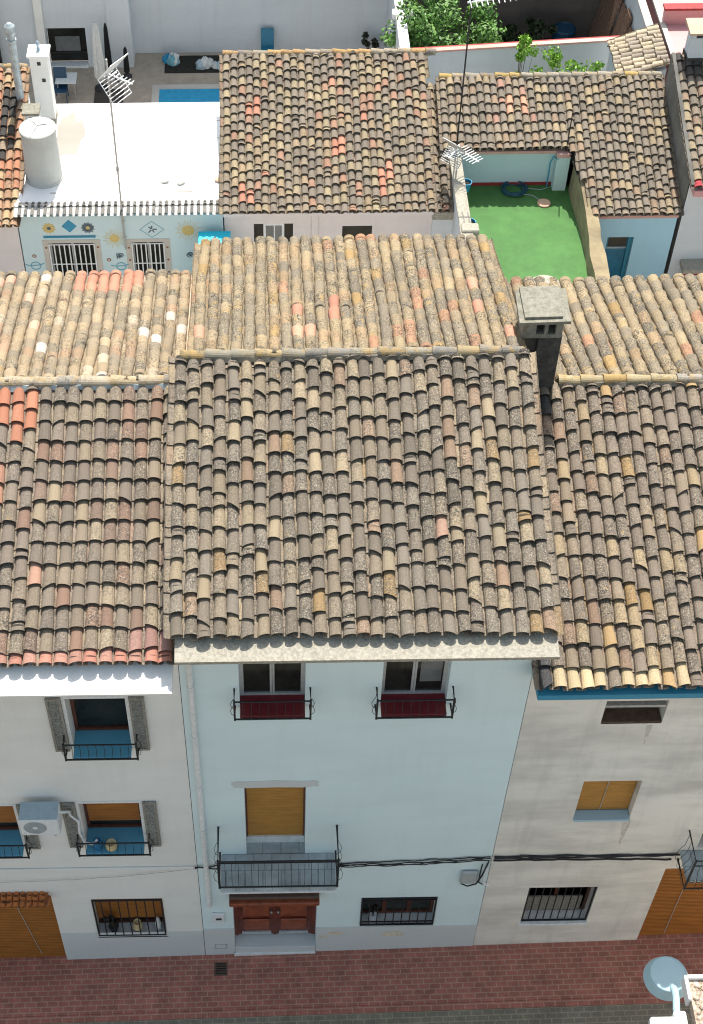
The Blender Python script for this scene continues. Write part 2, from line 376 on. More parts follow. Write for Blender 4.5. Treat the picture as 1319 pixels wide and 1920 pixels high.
PAL_ORANGE = [(3, (0.432, 0.18, 0.108)), (3, (0.36, 0.225, 0.144)), (3, (0.414, 0.324, 0.198)), (2, (0.252, 0.216, 0.171))]
PAL_WHITE = [(1, (.72, .72, .70))]
def pick(rng, pal):
    t = rng.random()*sum(p[0] for p in pal)
    for w, c in pal:
        t -= w
        if t <= 0: return c
    return pal[-1][1]
def tile_roof(parent, P0, ux, us, Wd, Ln, pal, seed, pitch=.19, expo=.33, m='tile', left=None, right=None, phase=.12, jit=.008, yaw=.02, sag=.02, override=None, wear=(.6, 1), name='roof', pan_dark=1.0, wavy=.012, eavefill=True, short=.05, r_lo=None, taper=.78, pan_pal=None, tint=(1.06, 1.0, .905)):
    rng = random.Random(seed); mb = MB(); ux = Vector(ux).normalized(); us = Vector(us).normalized(); n = ux.cross(us).normalized()
    if n.z < 0: n = -n
    tot = sum(q[0] for q in pal); mean = [sum(q[0]*q[1][i] for q in pal)/tot for i in range(3)]
    ncol = max(1, round(Wd/pitch)); p = Wd/ncol; P0 = Vector(P0); NS = 7
    rl = r_lo or p*.478; ru = rl*taper
    f1, f2, f3 = rng.random()*6, rng.random()*6, rng.random()*6
    def warp(x, s): return sag*(math.sin(x*1.1+f1)*math.sin(s*.9+f2)+.5*math.sin(x*2.7+s*1.9+f3))
    def pt(x, s, h): return P0+ux*x+us*s+n*(h+warp(x, s))
    for c in range(ncol+1):
        xc = (c+.5)*p; a1, a2 = rng.random()*6, rng.random()*6; wv = wavy*(.4+rng.random())
        def xw(s): return xc+wv*math.sin(s*1.3+a1)+wv*.5*math.sin(s*3.1+a2)
        s = -rng.random()*phase*.25; first = True; row = 0; ph = rng.random()*phase
        while s < Ln-.04:
            e = expo*(1+rng.uniform(-phase, phase)*.5)
            if first: e = expo*.45+ph+rng.random()*phase*.4
            elif rng.random() < short: e *= rng.uniform(.3, .6)
            s1 = min(s+e+.07, Ln+.03)
            x = xw(s); lo = left(s) if left else 0; hi = right(s) if right else Wd
            col = pick(rng, pal); k = rng.uniform(.86, 1.14); wr = rng.uniform(*wear)
            col = tuple(a*.8+b*.2 for a, b in zip(col, mean)); k2 = tint
            col = tuple(a*b for a, b in zip(col, k2))
            if override:
                q = override(c, row, x, s, rng)
                if q: col = q; wr *= .35
            col = tuple(min(.85, v*k) for v in col)
            if lo-.02 <= x-p*.3 and x+p*.3 <= hi+.06 and c < ncol:
                x0 = x+rng.uniform(-jit, jit); x1 = xw(s1)+rng.uniform(-jit, jit); tw = rng.uniform(-yaw, yaw)
                sk = rng.gauss(0, .012) if rng.random() > .10 else rng.uniform(-.06, .06)
                r0 = rl*rng.uniform(.93, 1.06); r1 = ru*rng.uniform(.95, 1.05); z0 = .042+rng.uniform(0, .018); z1 = .006
                if rng.random() < .04: tw *= 4
                vs = []
                for (xx, ss, rr, zz) in ((x0, s, r0, z0), (x1, s1, r1, z1)):
                    for q in range(NS+1):
                        a = math.pi*q/NS; vs.append(pt(xx-rr*math.cos(a), ss+(tw*-math.cos(a)*rr*2 if ss != s else sk*math.cos(a)), zz+rr*.86*math.sin(a)+.01))
                ri = r0-.013
                for q in range(NS+1):
                    a = math.pi*q/NS; vs.append(pt(x0-ri*math.cos(a), s+sk*math.cos(a), z0+ri*.86*math.sin(a)+.006))
                for q in range(NS+1):
                    a = math.pi*q/NS; vs.append(pt(x0-ri*math.cos(a), s+.09, z0+ri*.86*math.sin(a)))
                K = NS+1; fs = []
                for q in range(NS):
                    fs.append((q, q+1, K+q+1, K+q)[::-1])
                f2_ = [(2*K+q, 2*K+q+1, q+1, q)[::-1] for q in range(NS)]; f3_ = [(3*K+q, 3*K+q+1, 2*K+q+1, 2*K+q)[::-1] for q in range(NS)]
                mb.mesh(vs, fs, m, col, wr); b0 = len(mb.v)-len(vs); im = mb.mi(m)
                for f_, k_ in [(f, .6) for f in f2_]+[(f, .22) for f in f3_]: mb.f.append(tuple(b0+q for q in f_)); mb.m.append(im); mb.c.append(tuple(v*k_ for v in col)); mb.w.append(wr)  # shade painted in: end edge and underside of each tile coloured darker
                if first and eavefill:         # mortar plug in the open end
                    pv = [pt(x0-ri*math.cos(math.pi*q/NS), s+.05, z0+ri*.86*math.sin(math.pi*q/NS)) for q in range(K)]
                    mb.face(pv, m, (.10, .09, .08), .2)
            # pan between this column and the one before
            xp = xw(s)-p/2
            if lo-.02 <= xp <= hi+.02:
                cp = pick(rng, pan_pal or pal); kp = rng.uniform(.75, 1.0)*pan_dark; cp = tuple((a*.5+b*.5)*t_*kp for a, b, t_ in zip(cp, cp if pan_pal else mean, tint)); r0 = p*.46; r1 = p*.40; K = 6; vs = []
                e0 = s+.02 if not first else s-.015
                for (ss, rr, zz) in ((e0, r1, .022), (s1, r0, .0)):
                    xx = xw(max(ss, 0))-p/2
                    for q in range(K):
                        a = math.pi*q/(K-1); vs.append(pt(xx-rr*math.cos(a), ss, zz+.050-.044*math.sin(a)))
                fs = [(q, q+1, K+q+1, K+q)[::-1] for q in range(K-1)]
                vs2 = [v-n*.014 for v in vs[:K]]; b = len(vs); vs += vs2
                fs += [(b+q, b+q+1, q+1, q)[::-1] for q in range(K-1)]
                mb.mesh(vs, fs, m, cp, 1)
            s += e; first = False; row += 1
    return mb.build(name, parent)
def ridge_row(parent, a, b, r, seed, pal, m='tile_ridge', step=.36, name='ridge', mort='ridge'):
    """ridge tiles bedded in uneven mortar along a line"""
    rng = random.Random(seed); mb = MB(); a, b = Vector(a), Vector(b); d = (b-a).normalized(); Ln = (b-a).length; side = d.cross(Vector((0, 0, 1))).normalized(); upv = side.cross(d); K = 9
    s = 0
    while s < Ln:
        e = min(s+step*rng.uniform(.85, 1.1), Ln); rr = r*rng.uniform(.92, 1.06); vs = []; w0, w1 = rng.uniform(-.012, .012), rng.uniform(-.012, .012); h0, h1 = rng.uniform(.004, .016), rng.uniform(-.018, -.006)
        for ss, q2, ww, hh in ((s, 1.0, w0, h0), (e+.03, .84, w1, h1), (s, .82, w0, h0)):
            for q in range(K):
                t = math.pi*q/(K-1); vs.append(a+d*ss+side*(-math.cos(t)*rr*q2+ww)+upv*(math.sin(t)*rr*q2*.82+hh))
        fs = [(q, q+1, K+q+1, K+q) for q in range(K-1)]+[(2*K+q, 2*K+q+1, q+1, q) for q in range(K-1)]
        kk = rng.uniform(.8, 1.12); mb.mesh(vs, fs, m, tuple(v*kk for v in pick(rng, pal)), rng.uniform(.5, 1.3)); s = e
    n = int(Ln/.06); top = []
    for i in range(n+1):
        c = a+d*(Ln*i/n); w = r*(1.22+rng.uniform(-.16, .22)); w2 = r*(1.22+rng.uniform(-.16, .22)); top.append((c-side*w-upv*.055, c-side*r*.86+upv*.012, c+side*r*.86+upv*.012, c+side*w2-upv*.055))
    for i in range(n):
        for k in range(3): mb.face([top[i][k], top[i+1][k], top[i+1][k+1], top[i][k+1]][::-1], mort, (.3, .27, .22))
    return mb.build(name, parent)

# ------------------------------------------------------------------ walls with openings
def facade(parent, x0, x1, z0, z1, holes, m, y=0.0, depth=.26, name='wall', zb=None, extra=None):
    """front wall at y with rectangular openings and their reveals; zb(x): height of the ground"""
    mb = MB(); xs = sorted({x0, x1, *[h[0] for h in holes], *[h[1] for h in holes]}); zs = sorted({z0, z1, *[h[2] for h in holes], *[h[3] for h in holes]})
    for i in range(len(xs)-1):
        for j in range(len(zs)-1):
            cx, cz = (xs[i]+xs[i+1])/2, (zs[j]+zs[j+1])/2
            if any(h[0] < cx < h[1] and h[2] < cz < h[3] for h in holes): continue
            mb.face([(xs[i], y, zs[j]), (xs[i+1], y, zs[j]), (xs[i+1], y, zs[j+1]), (xs[i], y, zs[j+1])], m)
    for (a, b, c, d) in holes:
        mb.face([(a, y, c), (a, y, d), (a, y+depth, d), (a, y+depth, c)], m); mb.face([(b, y, d), (b, y, c), (b, y+depth, c), (b, y+depth, d)], m)
        mb.face([(a, y, d), (b, y, d), (b, y+depth, d), (a, y+depth, d)], m); mb.face([(b, y, c), (a, y, c), (a, y+depth, c), (b, y+depth, c)], m)
    if extra: extra(mb)
    return mb.build(name, parent)
def gables(mb, x0, x1, prof, m):
    """two end walls and the rear wall; prof: (y,z) loop from front bottom, over the ridge, to rear bottom"""
    for x, fl in ((x0, 0), (x1, 1)):
        pts = [(x, y, z) for y, z in prof]; mb.face(pts if fl else pts[::-1], m)
    yb = prof[-1][0]; zt = prof[-2][1]
    mb.face([(x1, yb, prof[-1][1]), (x0, yb, prof[-1][1]), (x0, yb, zt), (x1, yb, zt)], m)
def deck(mb, x0, x1, prof, m):
    """solid board under the tiles: prof top line (front eave, ridge, rear eave)"""
    for (ya, za), (yb, zb_) in zip(prof[:-1], prof[1:]):
        mb.face([(x0, ya, za), (x1, ya, za), (x1, yb, zb_), (x0, yb, zb_)], m)

def railing(win, x0, x1, yw, yf, zb, h, n=9, belly=.07, post=0, name='railing', rb=.0045, rp=.014):
    """wrought iron rail: front from x0 to x1 at yf, sides back to the wall at yw; balusters bulge outwards"""
    mb = MB(); r = rb
    zt = zb+h
    mb.tube([(x0, yw, zt), (x0, yf, zt), (x1, yf, zt), (x1, yw, zt)], rp, 'iron', 6)
    mb.tube([(x0, yw, zb), (x0, yf, zb), (x1, yf, zb), (x1, yw, zb)], .016, 'iron', 6)
    if post: mb.tube([(x0, yf, zt-post), (x1, yf, zt-post)], .011, 'iron', 6)
    for x in (x0, x1): mb.box(x-rp, yf-rp, zb-.02, x+rp, yf+rp, zt+.03, 'iron')
    def bal(p, out):
        p = Vector(p); o = Vector(out); pr = [(0, 0), (.12, .8), (.3, 1), (.5, .55), (.62, .1), (1, 0)]
        mb.tube([p+o*belly*b+Vector((0, 0, h*a)) for a, b in pr], r, 'iron', 5)
    for i in range(1, n): bal((x0+(x1-x0)*i/n, yf, zb), (0, -1, 0))
    k = max(2, int(abs(yw-yf)/.13))
    for i in range(k):
        y = yw+(yf-yw)*(i+.5)/k
        bal((x0, y, zb), (-1, 0, 0)); bal((x1, y, zb), (1, 0, 0))
    return mb.build(name, win)
def grille(win, a, b, c, d, y, n=8, rails=(0.06,), m='iron', r=.011, name='grille'):
    mb = MB()
    for x in (a+.012, b-.012): mb.box(x-.012, y-.012, c, x+.012, y+.012, d, m)
    for z in (c+.015, d-.015): mb.box(a, y-.014, z-.012, b, y+.014, z+.012, m)
    for q in rails: mb.box(a, y-.010, c+(d-c)*q-.009, b, y+.010, c+(d-c)*q+.009, m)
    for i in range(1, n): x = a+(b-a)*i/n; mb.tube([(x, y, c), (x, y, d)], r, m, 6)
    return mb.build(name, win)
def shutter_leaf(win, x0, x1, z0, z1, y, name='shutter'):
    mb = MB(); t = .035
    mb.box(x0, y-t, z0, x0+.035, y, z1, 'shutter'); mb.box(x1-.035, y-t, z0, x1, y, z1, 'shutter')
    for z in (z0, z1-.05): mb.box(x0+.035, y-t, z, x1-.035, y, z+.05, 'shutter')
    n = int((z1-z0)/.045)
    for i in range(1, n):
        z = z0+.05+(z1-z0-.1)*i/n
        mb.hexa([(x0+.035, y-t+.002, z-.016), (x1-.035, y-t+.002, z-.016), (x1-.035, y-.006, z+.008), (x0+.035, y-.006, z+.008), (x0+.035, y-t+.002, z-.008), (x1-.035, y-t+.002, z-.008), (x1-.035, y-.006, z+.016), (x0+.035, y-.006, z+.016)], 'shutter')
    return mb.build(name, win)
def sash(house, a, b, c, d, y, mframe, panes=2, fw_=.05, mglass='glass', name='window', label=None, t=.05):
    """window frame with panes, standing at depth y in the opening a..b, c..d"""
    mb = MB()
    mb.box(a, y, c, b, y+t, c+fw_, mframe); mb.box(a, y, d-fw_, b, y+t, d, mframe)
    mb.box(a, y+.002, c+fw_, a+fw_, y+t-.002, d-fw_, mframe); mb.box(b-fw_, y+.002, c+fw_, b, y+t-.002, d-fw_, mframe)
    for i in range(1, panes):
        x = a+(b-a)*i/panes
        mb.box(x-fw_*.55, y-.006, c+fw_, x-.003, y+t-.004, d-fw_, mframe); mb.box(x+.003, y+.006, c+fw_, x+fw_*.55, y+t-.004, d-fw_, mframe)
    w = mb.build(name, house, label=label)
    g = MB(); g.box(a+.01, y+.03, c+.01, b-.01, y+.04, d-.01, mglass); g.build('pane', w)
    return w
def blind(win, a, b, c, d, y, m='blind', name='blind', bar=True):
    mb = MB(); n = max(4, int((d-c)/.05)); h = (d-c)/n
    for i in range(n): mb.box(a, y, c+h*i, b, y+.014, c+h*(i+1)-.004, m)
    if bar: mb.box(a, y-.006, c-.035, b, y+.016, c-.002, 'alu')
    return mb.build(name, win)
def sillslab(win, a, b, yf, yb, z, m, t=.05, name='sill'):
    mb = MB(); mb.box(a, yf, z-t, b, yb, z, m, .008); return mb.build(name, win)

# ================================================================== GROUND
def zg(x): return .0434*x-.06
g = MB(); g.face([(-400, -300, -.9), (400, -300, -.9), (400, 600, -.9), (-400, 600, -.9)], 'earth'); struct(g.build('ground'))
g = MB()
def slope_sheet(mb, x0, x1, y0, y1, dz, m, th=.5):
    mb.hexa([(x0, y0, zg(x0)+dz-th), (x1, y0, zg(x1)+dz-th), (x1, y1, zg(x1)+dz-th), (x0, y1, zg(x0)+dz-th), (x0, y0, zg(x0)+dz), (x1, y0, zg(x1)+dz), (x1, y1, zg(x1)+dz), (x0, y1, zg(x0)+dz)], m)
slope_sheet(g, -14, 18, -1.06, .30, 0, 'paving'); struct(g.build('pavement'))
g = MB(); slope_sheet(g, -14, 18, -1.19, -1.064, -.006, 'paving'); struct(g.build('kerb'))
g = MB(); slope_sheet(g, -14, 18, -3.9, -1.194, -.03, 'road'); struct(g.build('road'))
g = MB(); g.box(-7.5, 22.45, -.5, 5.2, 29.45, 0, 'deck'); struct(g.build('patio'))
g = MB(); g.box(-7.5, 7.6, -.5, 13, 22.44, -.004, 'deck'); struct(g.build('courtyard'))
g = MB(); g.box(5.42, 22.46, -.5, 13.5, 32, -.002, 'soil'); struct(g.build('garden_soil'))
# drain cover in the pavement
p0 = atz(400, 1818, zg(.3)); x0 = .22; x1 = .46
g = MB(); g.box(x0, -.42, zg(.3)-.02, x1, -.17, zg(.46)+.006, 'hood', .004)
for i in range(5): g.box(x0+.03, -.39+.045*i, zg(.46)+.006, x1-.03, -.37+.045*i, zg(.46)+.010, 'soil')
o = tag(g.build('drain_cover'), 'small square dark brown drain cover in the red paving before the blue house', 'drain cover'); rebase(o, (.34, -.3, zg(.34)))

# ================================================================== MIDDLE HOUSE (pale blue)
K = .28
hm = thing('house', (2.5, 0, 0), 'tallest pale blue house with a brown double door and iron balcony', 'house')
HX0, HX1 = .06, 4.945
E0 = V(0, -.27, 10.40)                            # tile eave, pan level
def pm(y): return 10.36+K*(y+.27)
RY, RZ = 3.68, 11.47; YB = 7.16; ZB = RZ-.25*(YB-RY)
holes_m = [(.875, 1.80, 8.235, 9.36), (2.87, 3.80, 8.215, 9.34), (.885, 1.84, 3.78, 5.96), (.605, 2.07, -.1, 2.36), (2.84, 4.16, 1.06, 2.14)]
def ex(mb):
    gables(mb, HX0, HX1, [(0, -.4), (0, pm(0)-.1), (RY, RZ-.1), (RY+.01, RZ-.1), (RY+.01, -.4)], 'grey_wall')
    gables(mb, .26, HX1-.003, [(RY+.01, -.4), (RY+.01, RZ-.1), (YB, ZB-.1), (YB+.001, ZB-.1), (YB+.001, -.4)], 'grey_wall')
wm = facade(hm, HX0, HX1, -.4, 10.2, holes_m, 'blue_wall', depth=.34, extra=ex)
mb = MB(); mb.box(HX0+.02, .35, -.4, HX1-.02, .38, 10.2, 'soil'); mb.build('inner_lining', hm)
mb = MB()                                          # sloped concrete cornice
mb.prism([(0, .05, 10.16), (0, -.45, 10.18), (0, -.665, 10.215), (0, -.675, 10.285), (0, -.30, 10.358), (0, .05, 10.36)], (HX1-HX0+.08, 0, 0), 'cornice')
for v in mb.v: v.x += HX0+.02
mb.build('cornice', hm)
mb = MB(); deck(mb, HX0, HX1+.08, [(-.2, pm(-.2)-.03), (RY, RZ-.03)], 'soil'); deck(mb, .27, HX1, [(RY, RZ-.03), (YB+.1, ZB-.05)], 'soil'); mb.build('roof_deck', hm)
def ov_m(c, r, x, s, rng):
    if rng.random() < .006: return (.34, .21, .15)
us = V(0, RY+.345, RZ-10.379).normalized(); SL = V(0, RY+.345, RZ-10.379).length
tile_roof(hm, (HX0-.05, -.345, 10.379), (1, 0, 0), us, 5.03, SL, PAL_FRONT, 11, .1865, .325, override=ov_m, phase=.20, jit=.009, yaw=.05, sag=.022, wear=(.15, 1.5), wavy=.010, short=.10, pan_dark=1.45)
usr = V(0, RY-YB-.12, RZ-ZB+.03).normalized(); SLR = V(0, RY-YB-.12, RZ-ZB+.03).length
def ov_r(c, r, x, s, rng):
    xx = 5.0-x
    if s > .9 and abs(s-2.35) < .35 and rng.random() < .14: return (.46, .21, .14)
    if rng.random() < .03: return (.56, .30, .2)
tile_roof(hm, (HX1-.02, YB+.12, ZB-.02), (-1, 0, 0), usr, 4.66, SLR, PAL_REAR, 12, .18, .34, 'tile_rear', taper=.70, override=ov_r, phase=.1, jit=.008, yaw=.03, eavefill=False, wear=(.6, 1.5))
mb = MB()
for i in range(9): mb.box(HX0+.2+.5*i, YB-.0, ZB-.16, HX0+.68+.5*i, YB+.16, ZB-.045, 'pink_wall')
mb.build('rear_eave', hm)
ridge_row(hm, (HX0+.04, RY+.02, RZ+.075), (HX1-.02, RY+.02, RZ+.085), .085, 5, [(3, (.26, .24, .19)), (1.5, (.30, .24, .14)), (3, (.21, .20, .18))])
# verge: mortar strip down the right edge
mb = MB()
a = V(HX1+.055, -.2, pm(-.2)-.05); b = V(HX1+.055, RY, RZ-.06)
mb.beam(a, b, .05, .14, 'ridge'); mb.build('verge', hm)
# upper windows with red sills
for (a, b, c, d), gl in ((holes_m[0], 'glass'), (holes_m[1], 'glass')):
    w = sash(hm, a, b, c, d, .155, 'alu', 2, .06, gl)
    sillslab(w, a+.003, b-.003, -.20, .165, c+.014, 'sill_red', .06)
    railing(w, a-.07, b+.07, 0, -.225, c-.02, .44, 9, .06)
mb = MB(); mb.box(3.42, .182, 8.5, 3.72, .184, 9.25, 'curtain'); mb.build('curtain', hm)
# balcony door
a, b, c, d = holes_m[2]
w = sash(hm, a, b, 3.82, d, .28, 'trim_white', 2, .05)
blind(w, a+.03, b-.03, 4.0, d-.01, .23, 'blind', bar=False)
mb = MB(); mb.box(a+.003, .20, 3.80, b-.003, .275, 3.995, 'trim_white'); mb.build('blind_rail', w)
for x in (a+.005, b-.03): MB().box(x, .21, 4.0, x+.022, .228, d-.004, 'frame_brown').build('blind_guide', w)
bal = MB(); bal.box(.47, -.62, 3.70, 2.33, -.002, 3.80, 'grey_tile', .01); bal.box(a+.004, -.001, 3.72, b-.004, .33, 3.803, 'grey_tile'); bal = bal.build('balcony', hm)
mb = MB(); mb.box(.45, -.64, 3.66, 2.35, -.0, 3.70, 'trim_white'); mb.build('balcony_slab', bal)
railing(bal, .45, 2.345, 0, -.62, 3.86, .86, 18, .09, post=.05, rb=.004, rp=.018)
# cement patch over the balcony door
def blob(mb, cx, cz, w, h, y, m, seed, n=28, t=.004, ee=.35):
    rng = random.Random(seed); pts = []
    for i in range(n):
        an = 2*math.pi*i/n; q = 1+rng.uniform(-.12, .12); e = ee
        cxx = math.copysign(abs(math.cos(an))**e, math.cos(an)); szz = math.copysign(abs(math.sin(an))**e, math.sin(an))
        pts.append((cx+w/2*cxx*(q*.5+.5), y, cz+h/2*szz*q))
    mb.prism(pts, (0, t, 0), m)
mb = MB(); blob(mb, 1.37, 6.03, 1.34, .20, -.005, 'patch', 3); mb.build('cement_patch', hm)
# front door
dr = MB(); a, b, c, d = holes_m[3]; yd = .20
dr.box(a, yd, .30, a+.07, yd+.05, d, 'door_wood'); dr.box(b-.07, yd, .30, b, yd+.05, d, 'door_wood'); dr.box(a+.07, yd, d-.07, b-.07, yd+.05, d, 'door_wood')
mid = (a+b)/2
for xa, xb in ((a+.07, mid-.004), (mid+.004, b-.07)): dr.box(xa, yd+.02, .30, xb, yd+.045, d-.07, 'door_wood')
dr.box(mid-.03, yd-.005, .32, mid+.03, yd+.02, d-.07, 'door_wood')
dr = dr.build('door', hm)
for xa, xb in ((a+.16, mid-.10), (mid+.10, b-.16)):
    for z0, z1 in ((.55, .95), (1.08, 1.50), (1.62, 2.15)): MB().box(xa, yd-.018, z0, xb, yd+.019, z1, 'door_panel', .016).build('panel', dr)
    MB().box(xa-.03, yd-.006, .345, xb+.03, yd+.019, .44, 'alu').build('kick_plate', dr)
for x in (mid-.06, mid+.06): MB().lathe((x, yd-.04, 1.25), [(.012, 0), (.022, .02), (.02, .04), (.012, .05)], 'galv', 10, (0, 1, 0)).build('handle', dr)
st = MB(); st.box(a+.003, -.03, -.2, b-.003, .25, .28, 'plinth', .006); st.box(a-.02, -.055, zg(1.4)-.05, b+.0, -.03, zg(1.4)+.05, 'trim_white'); st.build('door_step', hm)
hd = MB(); hd.box(.57, -.06, 2.44, 2.09, -.002, 2.56, 'hood', .012); hd.box(.56, -.12, 2.35, 2.10, -.002, 2.44, 'hood', .012); hd.box(.555, -.19, 2.24, 2.105, -.002, 2.345, 'door_panel', .015); hd.build('door_hood', hm)
# plinth band (two plaster sheets beside the door)
mb = MB()
mb2 = MB(); mb2.box(2.075, -.014, -.3, HX1, -.001, 1.02, 'plinth'); mb2.build('plinth', hm); mb.box(HX0, -.014, -.3, .60, -.001, 1.02, 'plinth')
for xa, xb in ((.245, .46),):
    for z in (.22, .38): mb.box(xa, -.02, z, xb, -.014, z+.012, 'plastic_grey')
    for x in (xa, xb-.012): mb.box(x, -.02, .22, x+.012, -.014, .392, 'plastic_grey')
pl = mb.build('plinth', hm)
for cx, cz, w_, h_ in ((3.45, .72, .42, .20), (2.42, .78, .30, .14), (2.2, .66, .2, .1)):
    mb = MB(); blob(mb, cx, cz, w_, h_, -.017, 'ochre_stain', int(cx*10), 22, .002, 1); mb.build('stain', pl)
# ground floor window
a, b, c, d = holes_m[4]
w = sash(hm, a, b, c+.02, d, .22, 'frame_brown', 3, .06)
sillslab(w, a, b, .0, .22, c+.012, 'plinth', .05)
grille(w, a+.01, b-.01, c+.02, d-.01, -.01, 9, (.13, .93))
# downpipe at the left edge
mb = MB(); xp = .205
mb.tube([(xp, -.055, 9.95), (xp, -.055, 7.45)], .040, 'trim_white', 10); mb.tube([(xp, -.055, 7.5), (xp, -.055, 4.75)], .043, 'trim_white', 10); mb.tube([(xp, -.055, 4.8), (xp, -.055, 2.0), (xp, .02, 1.93)], .043, 'trim_white', 10)
for z in (7.5, 4.8, 2.3, 6.1, 8.8): mb.tube([(xp, -.055, z-.02), (xp, -.055, z+.02)], .052, 'trim_white', 10)
mb.build('downpipe', hm)
# meter box
mb = MB(); mb.box(.235, -.05, 1.33, .455, -.002, 1.68, 'plastic_white', .012); mb.box(.30, -.054, 1.46, .40, -.05, 1.53, 'dark_plastic')
rebase(tag(mb.build('meter_box'), 'small white meter box with a dark slot beside the brown double door', 'meter box'), (.34, 0, 1.33))

# ================================================================== LEFT HOUSE (off white)
hl = thing('house', (-2.3, 0, zg(-2.3)), 'off white house with shuttered windows, air conditioner and thick white cornice', 'house')
LX0, LX1 = -4.7, .055
LRY, LRZ = 3.68, 10.99; LYB = 6.9; LZB = LRZ-.26*(LYB-LRY)
holes_l = [(-1.59, -.74, 7.17, 8.47), (-1.70, -.76, 4.22, 5.54), (-1.83, -.60, .80, 2.24), (-4.6, -2.50, -.5, 2.40), (-3.60, -2.72, 4.19, 5.50), (-4.45, -3.65, 7.15, 8.45)]
def pl_(y): return 9.88+K*(y+.32)
def ex(mb): gables(mb, LX0, LX1, [(0, -.6), (0, pl_(0)-.1), (LRY, LRZ-.1), (LYB, LZB-.1), (LYB, -.6)], 'grey_wall')
facade(hl, LX0, LX1-.004, -.6, 9.6, holes_l, 'white_wall', depth=.36, extra=ex)
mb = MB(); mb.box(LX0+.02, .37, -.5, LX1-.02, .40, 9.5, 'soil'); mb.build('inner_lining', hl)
mb = MB(); mb.prism([(LX0, .04, 9.62), (LX0, -.70, 9.66), (LX0, -.785, 9.70), (LX0, -.80, 9.755), (LX0, -.40, 9.855), (LX0, .04, 9.87)], (LX1-.03-LX0, 0, 0), 'white_paint'); mb.build('cornice', hl)
mb = MB(); deck(mb, LX0, LX1, [(-.28, pl_(-.28)-.03), (LRY, LRZ-.03)], 'soil'); deck(mb, LX0, LX1+.18, [(LRY, LRZ-.03), (LYB+.1, LZB-.05)], 'soil'); mb.build('roof_deck', hl)
def ov_l(c, r, x, s, rng):
    X = x-4.7
    if r == 0: return (.40, .18, .13) if rng.random() < .8 else (.38, .2, .15)
    if r == 1 and X > -.6: return (.30, .17, .14)
    if 1.9 < s and X < -1.85 and X > -2.9 and s > 3.3 and s < 3.95: return (.40, .17, .10)
    if X < -2.3 and 2.3 < s < 2.7: return (.36, .19, .125)
    if rng.random() < .012: return (.36, .21, .15)
us = V(0, LRY+.43, LRZ-9.901).normalized(); SL = V(0, LRY+.43, LRZ-9.901).length
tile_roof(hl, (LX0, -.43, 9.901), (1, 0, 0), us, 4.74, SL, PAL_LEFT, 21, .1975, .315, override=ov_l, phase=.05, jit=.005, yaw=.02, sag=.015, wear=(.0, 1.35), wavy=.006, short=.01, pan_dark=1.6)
usr = V(0, LRY-LYB-.1, LRZ-LZB+.03).normalized(); SLR = V(0, LRY-LYB-.1, LRZ-LZB+.03).length
def ov_lr(c, r, x, s, rng):
    X = LX1-x
    if s < .5 and -1.75 < X < -.75: return (.50, .23, .15)
    if rng.random() < .03: return (.58, .34, .24)
    if rng.random() < .05: return (.54, .49, .42)
tile_roof(hl, (LX1+.08, LYB+.1, LZB-.02), (-1, 0, 0), usr, 4.7, SLR, PAL_REARL, 22, .19, .26, 'tile_rear', taper=.70, override=ov_lr, phase=.12, jit=.008, yaw=.04, eavefill=False, wear=(.2, 1.3))
mb = MB(); mb.box(LX0+.1, LYB, LZB-.15, LX1-.04, LYB+.14, LZB-.045, 'red_cap'); mb.build('rear_eave', hl)
mb = MB(); mb.beam((LX1+.13, LRY, LRZ+.05), (LX1+.13, LYB+.05, LZB+.06), .10, .12, 'salmon'); mb.build('verge', hl)
ridge_row(hl, (LX0, LRY+.02, LRZ+.065), (LX1-.03, LRY+.02, LRZ+.065), .10, 6, [(3, (.42, .36, .27)), (2, (.52, .42, .27)), (2, (.27, .25, .22))], step=.39, mort='flue')
def lw(a, b, c, d, low, label=None, leaf=True):
    w = sash(hl, a, b, c+.02, d, .285, 'frame_brown', 1, .055, label=label)
    sillslab(w, a+.003, b-.003, -.19, .284, c+.02, 'sill_blue' if low else 'sill_blue', .06)
    mb = MB()
    for x in (a-.05, b): mb.box(x, -.012, c-.02, x+.05, -.001, d+.05, 'trim_white')
    mb.box(a, -.012, d, b, -.001, d+.05, 'trim_white'); mb.build('frame', w)
    if leaf: shutter_leaf(w, a-.27, a-.055, c-.04, d+.04, -.012)
    shutter_leaf(w, b+.055, b+.27, c-.04, d+.04, -.012)
    railing(w, a-.10, b+.10, 0, -.21, c+.0, .40, 9, .05)
    return w
w1 = lw(*holes_l[0], 1); lw(*holes_l[5], 1)
a, b, c, d = holes_l[1]; w2 = lw(a, b, c, d, 1); blind(w2, a+.06, b-.06, 4.52, d-.03, .255, 'blind_dark', bar=False)
a, b, c, d = holes_l[4]; w3 = lw(a, b, c, d, 1); blind(w3, a+.06, b-.06, 4.50, d-.03, .255, 'blind_dark', bar=False)
a, b, c, d = holes_l[2]
w = sash(hl, a, b, c+.02, d, .24, 'frame_brown', 2, .05); blind(w, a+.01, b-.01, 1.10, d-.02, .20, 'blind_dark', bar=False)
sillslab(w, a+.003, b-.003, .002, .24, c+.02, 'trim_white', .05); grille(w, a+.01, b-.01, c+.03, d-.02, -.012, 8, ())
mb = MB(); mb.box(a, -.012, c-.06, b+.02, 0.0, c-.02, 'trim_white'); mb.build('sill_edge', w)
a, b, c, d = holes_l[3]
gd = MB(); n = 40
for i in range(n): gd.box(a+.02, .06, zg(a)-.1+2.6*i/n, b-.004, .09, zg(a)-.1+2.6*(i+1)/n-.012, 'blind_dark')
gd.tube([(-3.2, .045, 2.4), (-2.95, .045, 0)], .006, 'alu', 5); gd.build('garage_door', hl)
